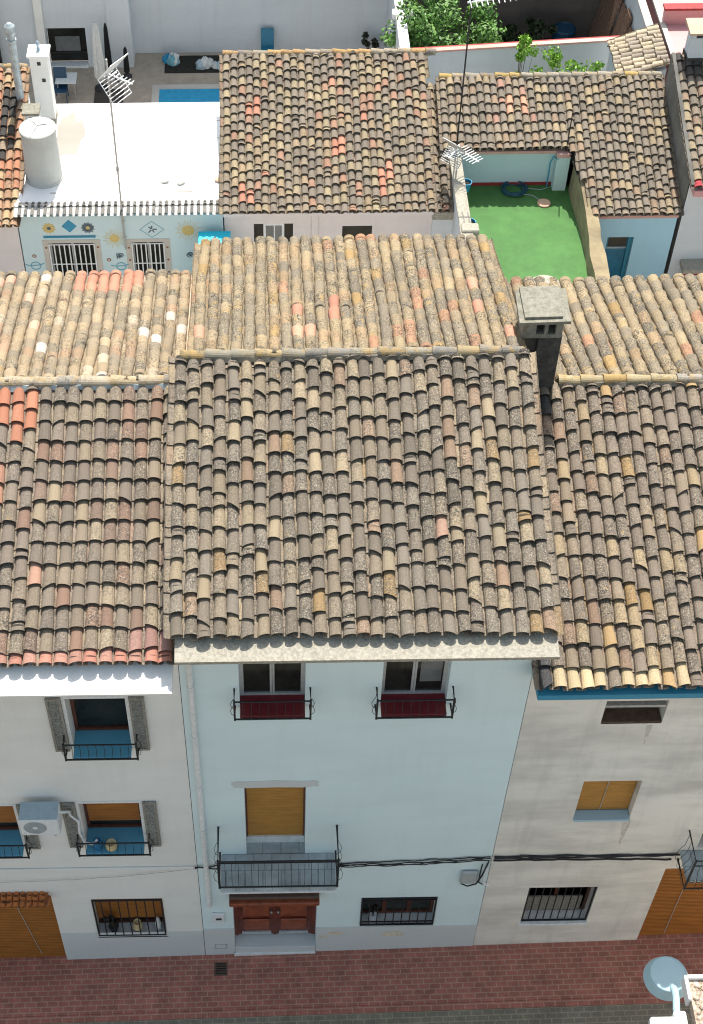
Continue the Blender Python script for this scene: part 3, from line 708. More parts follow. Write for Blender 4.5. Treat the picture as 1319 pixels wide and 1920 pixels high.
tile_roof(hl, (-4.55, -.20, 2.42), (1, 0, 0), V(0, 1, .45), 1.98, .24, [(1, (.50, .17, .05))], 3, .11, .22, wear=(.1, .3), sag=0, wavy=0, phase=.01, name='tiled_hood', eavefill=False, short=0)
mb = MB(); mb.box(-4.55, -.16, 2.36, -2.52, -.0, 2.43, 'terracotta'); mb.build('hood_base', hl)
mb = MB(); mb.box(LX0, -.035, 3.34, .0, -.001, 3.42, 'white_wall', .01); mb.build('string_course', hl)
mb = MB(); mb.box(-2.49, -.012, -.4, LX1-.01, -.001, .93, 'plinth'); mb.build('plinth', hl)

# air conditioner and its white pipe
DZ = .62
ac = thing('air_conditioner', (-2.27, 0, 4.62+DZ), 'white air conditioner hanging left of the shuttered window with pots', 'air conditioner')
mb = MB(); mb.box(-2.56, -.42, 4.68+DZ, -1.96, -.10, 5.16+DZ, 'plastic_white', .02); mb.box(-2.555, -.415, 5.16+DZ, -1.965, -.105, 5.168+DZ, 'ac_top'); mb.build('casing', ac)
mb = MB()
for r in (.05, .08, .11, .14, .165): mb.lathe((-2.33, -.424, 4.92+DZ), [(r, 0), (r+.006, -.004), (r+.012, 0)], 'plastic_grey', 28, (0, 1, 0), False, False)
for i in range(12):
    an = 2*math.pi*i/12; mb.tube([(-2.33+.04*math.cos(an), -.425, 4.92+DZ+.04*math.sin(an)), (-2.33+.175*math.cos(an), -.425, 4.92+DZ+.175*math.sin(an))], .003, 'plastic_grey', 4)
mb.lathe((-2.33, -.428, 4.92+DZ), [(.036, 0), (.042, .004), (.042, .008)], 'plastic_white', 16, (0, 1, 0)); mb.lathe((-2.33, -.4215, 4.92+DZ), [(.178, 0), (.178, .001)], 'flue', 28, (0, 1, 0)); mb.build('fan_grille', ac)
mb = MB()
for x in (-2.47, -2.05): mb.box(x-.02, -.40, 4.63+DZ, x+.02, -.0, 4.668+DZ, 'galv'); mb.box(x-.02, -.03, 4.5+DZ, x+.02, -.001, 4.64+DZ, 'galv')
mb.build('bracket', ac)
mb = MB(); mb.tube([(-1.98, -.2, 5.62), (-1.90, -.19, 5.60), (-1.84, -.10, 5.45), (-1.86, -.04, 5.25), (-1.74, -.05, 5.05), (-1.76, -.06, 4.7), (-1.70, -.10, 4.45), (-1.58, -.1, 4.40), (-1.5, -.08, 4.50)], .022, 'plastic_white', 8)
mb.build('pipe', ac)
# pots on the lower window sill
def pot(name, label, c, r, h, m, cat='pot', grp=None, plant=0):
    mb = MB(); c = Vector(c)
    mb.lathe(c, [(r*.62, 0), (r*.95, h*.35), (r, h*.6), (r*.72, h*.86), (r*.78, h), (r*.62, h), (r*.55, h*.8)], m, 18)
    o = mb.build(name, smooth=True); tag(o, label, cat, grp); rebase(o, c); return o
pot('jar', 'blue glazed jar on the blue window sill beside the white hose', (-1.50, -.08, 4.242), .085, .24, 'blue_glaze', 'jar')
pot('flower_pot', 'cream round pot on the blue window sill beside the blue jar', (-1.28, -.10, 4.242), .10, .20, 'cream_glaze', 'pot')
def bush(name, label, cat, c, rad, n, leaf, cols, seed, pot_m=None, stem=True, grp=None, spread=0):
    rng = random.Random(seed); c = Vector(c)
    t = thing(name, c, label, cat, grp)
    mb = MB()
    cl = [(Vector((rng.gauss(0, .45)*rad[0], rng.gauss(0, .45)*rad[1], rad[2]*((.4+.75*rng.random()) if not spread else (spread+(.95-spread)*rng.random())))), rng.uniform(.25, .5)) for _ in range(max(4, n//60))]
    for i in range(n):
        q, rr = rng.choice(cl); d = Vector((rng.gauss(0, 1), rng.gauss(0, 1), rng.gauss(0, 1))).normalized()*rr*min(rad)*(.5+.6*rng.random())*(1 if not spread else 1.3)
        p = c+q+d; ax = Vector((rng.gauss(0, 1), rng.gauss(0, 1), rng.gauss(.2, .7))).normalized(); s = ax.orthogonal().normalized(); s.rotate(Matrix.Rotation(rng.random()*6.28, 3, ax)); w = ax.cross(s)
        l = leaf*rng.uniform(.7, 1.3); k = rng.uniform(.7, 1.3); cc = rng.choice(cols); cc = tuple(v*k for v in cc)
        mb.face([p-s*l*.5, p-w*l*.22, p+s*l*.5, p+w*l*.22], 'leaf', cc)
    mb.build('foliage' if not pot_m else 'leaves', t)
    mb = MB()
    for q, rr in cl[:14]: mb.tube([c, c+Vector((q.x*.3, q.y*.3, q.z*.5)), c+q], [.02*rad[2]+.004, .012*rad[2]+.003, .004] if not spread else [.018, .012, .004], 'bark', 5)
    mb.build('stems', t)
    if pot_m: MB().lathe(c-Vector((0, 0, .16)), [(.06, 0), (.085, .12), (.095, .16), (.08, .16)], pot_m, 16).build('pot', t)
    return t
DARK_G = [(.012, .014, .010), (.02, .02, .014), (.03, .022, .016)]
GREEN = [(.045, .12, .015), (.07, .17, .02), (.035, .09, .015), (.10, .21, .035)]
BRIGHT = [(.18, .36, .03), (.24, .44, .05), (.12, .27, .02)]
bush('potted_plant', 'dark potted plant behind the grille of the off white house', 'plant', (-1.55, .10, .98), (.2, .1, .42), 300, .09, DARK_G, 41, 'dark_plastic')
o = pot('flower_pot', 'cream pot in the barred ground floor window, right of the dark plant', (-1.12, .10, .822), .09, .3, 'cream_glaze')
mb = MB(); mb.lathe((-.75, .1, .822), [(.07, 0), (.07, .04), (.04, .1), (.055, .22), (.05, .30), (.025, .34), (.04, .38), (.03, .44), (.005, .46)], 'plastic_white', 14)
rebase(tag(mb.build('figurine', smooth=True), 'white figurine at the right end of the barred ground floor window', 'figurine'), (-.75, .1, .822))
bush('potted_plant', 'dark plant in the barred window right of the brown double door', 'plant', (3.08, .10, 1.22), (.16, .08, .40), 260, .09, DARK_G, 42, 'plastic_white')

# ================================================================== RIGHT HOUSE (stained beige)
hr = thing('house', (7, 0, zg(7)), 'stained beige house with a blue painted eave and wide orange garage door', 'house')
RX0, RX1 = 4.95, 10.2
RRY, RRZ = 4.22, 10.34; RYB = 7.34; RZB = RRZ-.255*(RYB-RRY)
holes_r = [(6.10, 6.99, 7.62, 8.20), (6.11, 7.01, 4.815, 5.97), (5.71, 6.89, 1.05, 2.42), (7.93, 9.6, -.2, 3.05), (8.3, 9.3, 3.78, 5.9)]
def pr(y): return 9.06+K*(y+.33)
def ex(mb): gables(mb, RX0+.004, RX1, [(0, -.4), (0, pr(0)-.1), (RRY, RRZ-.1), (RYB, RZB-.1), (RYB, -.4)], 'grey_wall')
facade(hr, RX0+.004, RX1, -.4, 8.95, holes_r, 'beige_wall', extra=ex)
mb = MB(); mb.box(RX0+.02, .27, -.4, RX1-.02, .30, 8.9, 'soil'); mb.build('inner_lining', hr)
mb = MB(); mb.prism([(RX0+.005, .04, 8.86), (RX0+.005, -.40, 8.93), (RX0+.005, -.46, 8.95), (RX0+.005, -.44, 9.03), (RX0+.005, .04, 9.08)], (RX1-RX0, 0, 0), 'blue_paint'); mb.build('cornice', hr)
mb = MB(); deck(mb, RX0+.01, RX1, [(-.3, pr(-.3)-.03), (RRY, RRZ-.03), (RYB+.1, RZB-.05)], 'soil'); mb.build('roof_deck', hr)
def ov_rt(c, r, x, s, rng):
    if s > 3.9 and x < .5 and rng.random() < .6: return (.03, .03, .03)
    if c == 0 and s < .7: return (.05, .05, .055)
    if rng.random() < .02: return (.34, .23, .11)
    if r == 0 and rng.random() < .6: return (.48, .38, .23)
us = V(0, RRY+.37, RRZ-9.10).normalized(); SL = V(0, RRY+.37, RRZ-9.10).length
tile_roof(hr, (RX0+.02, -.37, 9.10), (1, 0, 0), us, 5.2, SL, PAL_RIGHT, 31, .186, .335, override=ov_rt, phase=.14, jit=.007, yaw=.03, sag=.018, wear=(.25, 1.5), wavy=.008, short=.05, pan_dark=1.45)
usr = V(0, RRY-RYB-.1, RRZ-RZB+.03).normalized(); SLR = V(0, RRY-RYB-.1, RRZ-RZB+.03).length
tile_roof(hr, (RX1, RYB+.1, RZB-.02), (-1, 0, 0), usr, 5.0, SLR, PAL_REAR, 32, .205, .36, 'tile_rear', taper=.70, phase=.1, jit=.006, yaw=.02, eavefill=False, wear=(.5, 1.5))
ridge_row(hr, (RX0+.72, RRY+.02, RRZ+.08), (RX1, RRY+.02, RRZ+.08), .085, 8, [(3, (.40, .33, .20)), (2, (.44, .30, .12)), (2, (.30, .28, .25))])
mb = MB(); mb.lathe((6.0, RYB+.02, RZB-.16), [(.34, 0), (.33, .10), (.25, .19), (.10, .24), (.01, .245)], 'cornice', 24); mb.build('mortar_mound', hr)
# chimney
ch = MB()
ch.box(5.24, 4.12, 10.0, 5.58, 4.50, 11.440, 'soot', .01); ch = ch.build('chimney', hr, label='chimney with shade coloured into its dark shaft and a flat mossy slab cap')  # the shaft's shaded tone is put into its colour
mb = MB(); x0, x1, y0, y1 = 4.98, 5.56, 4.09, 4.62
mb.box(x0, y0, 11.420, x1, y1, 11.490, 'cap'); mb.box(x0, y0+.3, 11.490, x1, y1, 11.730, 'cap')
for xa, xb in ((x0, x0+.20), (x0+.32, x0+.37), (x0+.48, x1)): mb.box(xa, y0, 11.490, xb, y0+.10, 11.730, 'cap')
for xa in (x0, x1-.06): mb.box(xa, y0+.10, 11.490, xa+.06, y0+.3, 11.730, 'cap')
mb.box(x0+.06, y0+.27, 11.490, x1-.06, y0+.3, 11.729, 'soil'); mb.box(5.04, 4.2, 10.5, 5.24, 4.5, 11.420, 'soot'); mb.build('flue_box', ch)
mb = MB()
mb.hexa([(4.91, 4.02, 11.730), (5.64, 4.02, 11.750), (5.65, 4.70, 11.760), (4.92, 4.70, 11.740), (4.91, 4.02, 11.780), (5.64, 4.02, 11.800), (5.65, 4.70, 11.820), (4.92, 4.70, 11.800)], 'cap')
mb.hexa([(4.99, 4.09, 11.780), (5.53, 4.09, 11.795), (5.55, 4.72, 11.810), (4.98, 4.72, 11.800), (4.99, 4.09, 11.825), (5.53, 4.09, 11.835), (5.55, 4.72, 11.855), (4.98, 4.72, 11.845)], 'cap')
mb.build('cap', ch)
# windows
a, b, c, d = holes_r[0]; w = sash(hr, a, b, c+.30, d, .22, 'frame_brown', 2, .05, 'curtain'); sillslab(w, a, b, -.0, .24, c+.02, 'brick_shelf', .05)
mb = MB(); mb.box(a, .02, 8.0, b, .10, 8.05, 'galv'); mb.build('shelf', w)
a, b, c, d = holes_r[1]; w = sash(hr, a, b, c+.03, d, .24, 'frame_brown', 1, .05); blind(w, a+.01, b-.01, c+.03, d-.01, .145, 'blind', bar=False)
mb = MB(); mb.tube([((a+b)/2, .132, d-.02), ((a+b)/2-.02, .132, c+.05)], .006, 'alu', 5); mb.build('blind_cord', w)
sillslab(w, a+.003, b-.003, -.05, .143, c+.02, 'sill_pale', .05)
a, b, c, d = holes_r[2]; w = sash(hr, a, b, c+.03, d, .24, 'frame_brown', 2, .06, 'glass'); sillslab(w, a-.03, b+.03, -.04, .24, c+.015, 'trim_white', .06)
mb = MB(); mb.box(a+.06, .20, c+.1, b-.12, .225, c+.62, 'shutter'); mb.build('curtain', w)
grille(w, a+.01, b-.01, c+.03, d-.01, .03, 9, ())
a, b, c, d = holes_r[3]; gd = MB(); n = 56
for i in range(n): gd.box(a+.004, .08, zg(a)+3.05*i/n, b, .11, zg(a)+3.05*(i+1)/n-.012, 'blind_dark')
gd.tube([(8.42, .066, 3.05), (8.42, .066, .4)], .006, 'alu', 5); gd.build('garage_door', hr)
a, b, c, d = holes_r[4]; w = sash(hr, a, b, c+.03, d, .2, 'frame_brown', 2, .06)
bal = MB(); bal.box(8.05, -.55, 3.62, 9.7, -.002, 3.70, 'grey_tile', .01); bal = bal.build('balcony', hr)
railing(bal, 8.06, 9.69, 0, -.55, 3.42, .95, 16, .10, post=.16)
mb = MB()
for i in range(12): mb.lathe((8.13+.12*i, -.556, 4.28-.6), [(.035, 0), (.043, -.004), (.05, 0)], 'iron', 14, (0, 1, 0), False, False)
mb.build('scrollwork', bal)
for x, z, w_, h_ in ((6.84, 7.30, .05, .5), (7.0, 4.35, .07, .8)):
    mb = MB(); mb.prism([(x-w_, -.005, z+h_/2), (x-w_*.6, -.005, z), (x-w_*.2, -.005, z-h_*.5), (x, -.005, z-h_*.55), (x+w_*.3, -.005, z-h_*.2), (x+w_*.7, -.005, z+h_*.3), (x+w_*.6, -.005, z+h_/2)], (0, .004, 0), 'brown_stain'); mb.build('run_mark', hr)

# ------------------------------------------------------------------ cables along the facades
def cable(name, label, paths, r, base, m='cable'):
    mb = MB()
    for p in paths: mb.tube(p, r, m, 6)
    return rebase(tag(mb.build(name), label, 'cable'), base)
rng = random.Random(5)
def run(x0, x1, z0, z1, y, n=26, sag=.03, j=.012):
    ph = rng.random()*6
    return [(x0+(x1-x0)*i/n, y+rng.uniform(-.006, .006), z0+(z1-z0)*i/n-sag*math.sin(math.pi*i/n)+j*math.sin(i*.9+ph)) for i in range(n+1)]
cable('cable_bundle', 'twisted cable bundle running along the pale blue wall from the balcony', [run(2.40, 4.92, 3.44+dz, 3.60+dz, -.02-.012*k, 30, .05*k/2, .014) for k, dz in enumerate((0, -.03, -.055, .02))], .010, (3.6, 0, 3.5))
cable('cable_bundle', 'thick black cable bundle along the stained beige wall to the iron balcony', [run(4.98, 8.05, 3.60, 3.58, -.02, 30, .0, .01), run(4.98, 8.05, 3.57, 3.60, -.035, 30, .02, .012), run(4.98, 7.95, 3.47, 3.42, -.02, 30, -.02, .012), run(5.4, 7.95, 3.62, 3.57, -.03, 20, .0, .02)], .016, (6.5, 0, 3.5))
cable('cable_bundle', 'short black cable stub left of the iron balcony', [run(.02, .45, 3.40, 3.50, -.03, 8, .03, .02), run(.02, .42, 3.42, 3.40, -.05, 8, .0, .02)], .012, (.2, 0, 3.4))
cable('cable', 'thin grey wire sagging across the off white wall', [run(-3.3, .03, 2.98, 3.36, -.03, 24, .09, .0)], .005, (-1.6, 0, 3), 'plastic_grey')
mb = MB(); mb.box(4.47, -.07, 2.72, 4.76, -.002, 3.14, 'plastic_grey', .05); mb.box(4.5, -.075, 2.76, 4.73, -.07, 3.10, 'plastic_grey', .002)
mb.tube([(4.50, -.05, 2.72), (4.62, -.05, 2.62), (4.76, -.05, 2.70), (4.84, -.04, 3.0), (4.9, -.03, 3.45)], .014, 'cable', 6); mb.tube([(4.80, -.05, 3.4), (4.79, -.05, 3.0), (4.80, -.05, 2.75), (4.9, -.05, 2.66)], .012, 'cable', 6)
mb.tube([(4.90, -.05, 3.3), (4.86, -.06, 3.0), (4.88, -.06, 2.72), (4.99, -.06, 2.64)], .018, 'plastic_white', 6)
rebase(tag(mb.build('junction_box'), 'grey junction box with looped cables at the right end of the pale blue wall', 'junction box'), (4.6, 0, 2.7))
# ================================================================== REAR ROW
# ---- flat white roofed annex with painted wall
fx = thing('annex', (-2.2, 17.95, 0), 'flat white roofed annex with sun motifs painted on its pale blue wall', 'house')
AX0, AX1, AY0, AY1, AZ = -4.78, .30, 17.95, 22.35, 3.0
holes_a = [(-4.10, -2.95, .60, 1.92), (-2.02, -1.20, .60, 1.92)]
def ex(mb):
    mb.face([(AX0, AY1, 0), (AX0, AY1, AZ-.1), (AX0, AY0, AZ-.1), (AX0, AY0, 0)][::-1], 'grey_wall'); mb.face([(AX1, AY1, 0), (AX1, AY1, AZ-.1), (AX1, AY0, AZ-.1), (AX1, AY0, 0)], 'grey_wall')
    mb.face([(AX1, AY1, 0), (AX0, AY1, 0), (AX0, AY1, AZ-.1), (AX1, AY1, AZ-.1)], 'grey_wall')
wa = facade(fx, AX0, AX1, 0, 2.86, holes_a, 'mural_wall', y=AY0, depth=.2, extra=ex)
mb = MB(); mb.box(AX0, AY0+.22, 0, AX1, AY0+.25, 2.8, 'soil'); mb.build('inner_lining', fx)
mb = MB(); mb.box(AX0, AY0+.16, 2.84, AX1, AY1, AZ, 'roof_white')
rng = random.Random(4)
for yy in (18.9, 19.7, 20.6): mb.box(AX0+.9, yy, AZ, AX1-.02, yy+.9, AZ+.003+.001*yy/20, 'roof_white')
for yy in (18.55, 19.25, 19.95, 20.75, 21.5):
    x = AX0+.8
    while x < AX1-.3:
        l = rng.uniform(.3, 1.1); mb.box(x, yy+rng.uniform(-.015, .015), AZ+.004, x+l, yy+.018, AZ+.0062+rng.random()*.001, 'cornice'); x += l+rng.uniform(.15, .9)
blobp = []
for i in range(26):
    an = 2*math.pi*i/26; q = 1+rng.uniform(-.16, .16); blobp.append((-3.68+.36*q*math.cos(an), 20.9+.92*q*math.sin(an), AZ+.0055))
mb.prism(blobp, (0, 0, .002), 'stain'); mb.build('roof', fx)
tile_roof(fx, (AX0+.02, AY0-.20, 2.90), (1, 0, 0), V(0, 1, .22), 5.02, .42, [(1, (.12, .12, .115)), (1, (.20, .19, .17))], 51, .157, .6, wear=(.3, .8), sag=.004, wavy=0, phase=.02, pan_pal=PAL_WHITE, name='eave_tiles', short=0, r_lo=.042, tint=(1, 1, 1))
mb = MB(); mb.box(AX0, AY0-.06, 2.80, AX1, AY0-.002, 2.86, 'blue_paint'); mb.box(-4.2, AY0-.03, 2.10, -2.9, AY0-.002, 2.15, 'blue_paint'); mb.build('blue_band', fx)
for i, (a, b, c, d) in enumerate(holes_a):
    w = sash(fx, a, b, c, d, AY0+.12, 'alu', 2, .05)
    mb = MB(); t = .15
    mb.box(a-t, AY0-.012, c-.1, a, AY0-.001, d+.10, 'tile_beige'); mb.box(b, AY0-.012, c-.1, b+t, AY0-.001, d+.10, 'tile_beige'); mb.box(a, AY0-.012, d, b, AY0-.001, d+.10, 'tile_beige')
    mb.build('surround', w)
    for x in (a-t*.5, b+t*.5):
        for z in ((1.0, 1.78) if i == 0 else (.95, 1.35, 1.75)):
            MB().lathe((x, AY0-.016, z), [(.030, 0), (.030, .004)], 'rust', 12, (0, 1, 0)).build('dot', w)
    mb = MB(); n = 9 if i == 0 else 7
    for k in range(n+1): x = a+.01+(b-a-.02)*k/n; mb.box(x-.014, AY0-.045, c, x+.014, AY0-.020, d-.02, 'trim_white')
    for z in ((d-.03), (c+.66)): mb.box(a, AY0-.04, z-.012, b, AY0-.024, z+.012, 'trim_white')
    mb.build('grille', w)
def disc(mb, u, v, r, m, y=AY0-.004, n=20, lay=0):
    p = aty(u, v, AY0); mb.lathe((p.x, y-.003*lay, p.z), [(r, 0), (r, .003)], m, n, (0, 1, 0)); return p
def rays(mb, p, r0, r1, n, m, w=.012):
    for k in range(n):
        an = 2*math.pi*k/n; r = r1 if k % 2 else r0+(r1-r0)*.65; d = V(math.cos(an), 0, math.sin(an)); mb.beam(V(p.x, AY0-.003, p.z)+d*r0, V(p.x, AY0-.003, p.z)+d*r, .004, w, m, (d.z, 0, -d.x))
for u, v, r in ((353, 432, .16), (215, 447, .13)):
    mb = MB(); p = disc(mb, u, v, r, 'sun_yellow'); rays(mb, p, r+.02, r+.17, 24, 'sun_yellow'); mb.build('painted_sun', wa)
for u, v, c1, c2 in ((92, 428, 'sun_yellow', 'mural_dark'), (165, 427, 'mural_dark', 'sun_yellow')):
    mb = MB(); p = disc(mb, u, v, .10, c1); disc(mb, u, v, .05, c2, lay=1); rays(mb, p, .10, .17, 22, c1, .03); mb.build('painted_flower', wa)
def diamond(u, v, w_, h_, m, ring):
    mb = MB(); p = aty(u, v, AY0); L4 = [V(p.x-w_, AY0-.004, p.z), V(p.x, AY0-.004, p.z-h_), V(p.x+w_, AY0-.004, p.z), V(p.x, AY0-.004, p.z+h_)]
    if ring:
        for i in range(4): mb.beam(L4[i], L4[(i+1) % 4], .004, .022, m, (0, 1, 0))
    else: mb.prism(L4, (0, .003, 0), m)
    mb.build('painted_diamond', wa); return p
diamond(130, 424, .19, .20, 'mural_blue', 0); p = diamond(285, 430, .30, .25, 'mural_teal', 1)
mb = MB()
rng = random.Random(3)
for k in range(9): a_ = rng.random()*6.3; d = V(math.cos(a_), 0, math.sin(a_)); mb.beam(V(p.x, AY0-.0045-.0004*k, p.z)+d*.02, V(p.x, AY0-.0045-.0004*k, p.z)+d*rng.uniform(.08, .14), .003, .03, 'mural_dark', (d.z, 0, -d.x))
mb.build('painted_figure', wa)
for u, v in ((225, 480), (357, 478)):
    p = aty(u, v, AY0); mb = MB(); rng = random.Random(u)
    for k in range(9):
        a_ = k*.7; c = V(p.x+.08*math.cos(a_)*rng.uniform(.3, 1), AY0-.0045-.0004*k, p.z+.08*math.sin(a_)*rng.uniform(.3, 1)); ln = [c+V(.045*math.cos(t*.7), 0, .045*math.sin(t*.7)) for t in range(7)]
        mb.tube(ln, .008, 'mural_dark', 4)
    mb.build('painted_wreath', wa)
for u, v in ((68, 498), (228, 499)):
    p = aty(u, v, AY0); mb = MB(); pts = [V(p.x+.12*math.cos(t*.35), AY0-.006, p.z+.12*math.sin(t*.35)) for t in range(19)]; mb.tube(pts, .012, 'mural_teal', 5)
    mb.tube([V(p.x-.26, AY0-.006, p.z+.04), V(p.x-.12, AY0-.006, p.z+.0), V(p.x+.12, AY0-.006, p.z+.03), V(p.x+.22, AY0-.006, p.z+.08)], .012, 'mural_teal', 5); mb.build('painted_wheel', wa)
for u, v in ((65, 480), (205, 487)):
    mb = MB(); disc(mb, u, v, .055, 'rust'); disc(mb, u, v, .03, 'tile_beige', lay=1); mb.build('painted_rosette', wa)
# bricks left on the white roof
for i, (u, v, lab) in enumerate(((310, 341, 'loose grey stone on the white flat roof, leftmost of the loose pieces'), (340, 344, 'loose grey stone on the white flat roof near the tiled roof'), (409, 338, 'loose pink brick on the white roof against the tiled verge'))):
    p = atz(u, v, AZ+.01); mb = MB(); mb.box(-.09, -.06, 0, .09, .06, .06, 'salmon' if i == 2 else 'tile_beige', .015); o = mb.build('brick'); o.location = (p.x, p.y, AZ+.006); o.rotation_euler = (0, 0, .4*i+.3); tag(o, lab, 'brick', 'loose bricks on the white roof')
# water tank
tk = thing('water_tank', (-4.17, 19.2, AZ), 'big round grey white water tank standing on the flat white roof', 'water tank')
c = V(-4.17, 19.2, AZ)
MB().lathe(c, [(.47, 0), (.47, .06), (.45, .08), (.425, 1.36), (.44, 1.38), (.44, 1.44)], 'tank', 40).build('tank_body', tk, smooth=False)
MB().lathe(c, [(.455, 1.40), (.455, 1.47), (.43, 1.49), (.25, 1.525), (.02, 1.54)], 'tank', 40).build('lid', tk)
mb = MB()
for a_ in (.3, 2.2, 4.4): mb.tube([c+V(.44*math.cos(a_), .44*math.sin(a_), 1.49), c+V(.2*math.cos(a_), .2*math.sin(a_), 1.54), c+V(0, 0, 1.55)], .012, 'tank', 6)
mb.build('rope', tk)
# tall white chimney on the annex
mb = MB(); mb.box(-4.52, 21.4, 2.9, -4.06, 21.86, 5.0, 'white_wall', .01); mb.box(-4.53, 21.39, 2.95, -4.05, 21.87, 3.2, 'cornice')
chm = mb.build('chimney', fx)
mb = MB(); mb.box(-4.57, 21.35, 5.0, -4.01, 21.91, 5.07, 'white_paint', .015); mb.build('cap', chm)
for x, z in ((-4.33, 4.78), (-4.26, 4.3)): MB().box(x, 21.392, z, x+.09, 21.40, z+.10, 'dark_plastic').build('vent_hole', chm)
mb = MB(); q = V(-4.29, 21.63, 5.07); mb.lathe(q, [(.05, 0), (.045, .06), (.02, .10), (.05, .16), (.055, .20), (.03, .25), (.005, .27)], 'ac_top', 12); mb.build('finial', chm)
# small chimney behind the tank
mb = MB(); mb.box(-4.60, 20.05, 2.9, -4.26, 20.40, 4.25, 'grey_wall', .01); c2 = mb.build('chimney', fx)
MB().box(-4.66, 20.0, 4.25, -4.22, 20.46, 4.32, 'cap', .01).build('cap', c2); MB().box(-4.48, 20.042, 3.95, -4.37, 20.05, 4.18, 'dark_plastic').build('vent_hole', c2)

# ---- left tiled neighbour
fl = thing('house', (-7, 17.9, 0), 'far left tiled house with reddish tiles beside the white roof', 'house')
fy, fz, fk = 17.62, 2.72, .30; FY1 = 22.3; FX1 = -4.76
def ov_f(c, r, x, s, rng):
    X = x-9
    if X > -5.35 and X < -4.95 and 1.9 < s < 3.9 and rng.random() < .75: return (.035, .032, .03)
mb = MB(); gables(mb, -9, FX1-.05, [(17.95, 0), (17.95, 2.75), (FY1, fz+fk*(FY1-fy)-.1), (FY1+.01, fz), (FY1+.01, 0)], 'grey_wall'); mb.face([(-9, 17.95, 0), (FX1-.05, 17.95, 0), (FX1-.05, 17.95, 2.75), (-9, 17.95, 2.75)], 'pink_wall'); mb.build('wall', fl)
us = V(0, 1, fk).normalized(); mb = MB(); deck(mb, -9, FX1, [(fy+.1, fz), (FY1, fz+fk*(FY1-fy)-.03)], 'soil'); mb.build('roof_deck', fl)
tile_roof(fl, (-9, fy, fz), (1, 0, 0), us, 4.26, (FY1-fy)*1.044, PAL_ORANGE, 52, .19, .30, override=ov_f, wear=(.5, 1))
ridge_row(fl, (-9, FY1, fz+fk*(FY1-fy)+.05), (FX1, FY1, fz+fk*(FY1-fy)+.05), .10, 14, PAL_REAR)
mb = MB(); q = V(-4.86, 21.3, 3.7); mb.tube([q, q+V(0, 0, 2.05)], .10, 'flue', 14); mb.tube([q+V(0, 0, 1.85), q+V(0, 0, 1.90)], .125, 'flue', 14); flp = mb.build('flue', fl)
mb = MB(); mb.lathe(q, [(.13, 2.05), (.14, 2.12), (.13, 2.26), (.05, 2.34), (.01, 2.35)], 'flue', 16); mb.build('cowl', flp)

# ---- tiled rear house in the middle
gg = thing('house', (2.9, 17.95, 0), 'rear house with a large steep mottled tile roof beside the white roof', 'house')
GX0, GX1, gy, gz, gk = .33, 5.50, 17.80, 2.97, .30; GY1 = 22.42; GZ1 = gz+gk*(GY1-gy)
holes_g = [(1.06, 2.04, 1.0, 2.42), (3.27, 4.02, 1.0, 2.32)]
def ex(mb): gables(mb, GX0, GX1, [(17.98, 0), (17.98, gz), (GY1, GZ1-.1), (GY1+.02, GZ1-.1), (GY1+.02, 0)], 'grey_wall')
facade(gg, GX0, GX1, 0, 2.9, holes_g, 'pink_wall', y=17.98, depth=.2, extra=ex)
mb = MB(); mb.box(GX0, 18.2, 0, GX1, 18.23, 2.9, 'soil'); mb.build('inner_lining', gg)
mb = MB(); mb.box(GX0-.02, 17.74, 2.82, GX1, 17.976, 2.93, 'pink_wall', .01); mb.build('eave_band', gg)
mb = MB(); mb.box(2.50, 17.93, 0, 2.66, 17.979, 2.8, 'pink_wall'); mb.build('pilaster', gg)
a, b, c, d = holes_g[0]
w = sash(gg, a, b, c, d, 18.10, 'dark_plastic', 1, .03); mb = MB()
mb.box(a+.24, 18.03, c, a+.30, 18.09, d-.04, 'trim_white'); mb.box(a+.70, 18.03, c, a+.76, 18.09, d-.04, 'trim_white'); mb.box(a+.30, 18.035, d-.1, a+.70, 18.085, d-.04, 'trim_white'); mb.box(a+.50, 18.035, c, a+.53, 18.085, d-.1, 'trim_white'); mb.box(a+.305, 18.05, c, a+.70, 18.06, d-.1, 'curtain'); mb.build('shutter', w)
a, b, c, d = holes_g[1]; w = sash(gg, a, b, c, d, 18.10, 'dark_plastic', 1, .03)
mb = MB(); deck(mb, GX0, GX1, [(gy+.1, gz), (GY1, GZ1-.03)], 'soil'); mb.build('roof_deck', gg)
reds = [(rng.uniform(0, 5), rng.uniform(.5, 4.3)) for _ in range(4)]+[(3.95, .6), (4.1, 1.0), (.6, .3), (.8, 3.1)]
def ov_g(c, r, x, s, rng):
    for (a, b) in reds:
        if abs(a-x) < .16 and abs(b-s) < .3 and rng.random() < .8: return (.44, .20, .13)
us = V(0, GY1-gy, GZ1-gz).normalized()
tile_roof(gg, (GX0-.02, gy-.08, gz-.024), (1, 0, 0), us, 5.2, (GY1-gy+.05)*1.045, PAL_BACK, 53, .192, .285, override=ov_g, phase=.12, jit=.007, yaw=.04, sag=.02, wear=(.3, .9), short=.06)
tile_roof(gg, (GX1+.02, gy+.15, gz-.22), (1, 0, 0), us, .40, 3.9, PAL_BACK, 54, .2, .29, wear=(.3, .9))
ridge_row(gg, (GX0-.02, GY1+.02, GZ1+.04), (GX1+.3, GY1+.02, GZ1+.04), .10, 15, [(3, (.33, .29, .23)), (2, (.44, .27, .12)), (2, (.24, .22, .2))])
mb = MB(); mb.box(GX1+.004, 18.0, 0, 6.04, 21.6, 2.62, 'grey_wall'); mb.box(GX1+.01, 17.94, 2.5, 6.03, 18.16, 2.75, 'cornice', .01); mb.build('side_wall', gg)

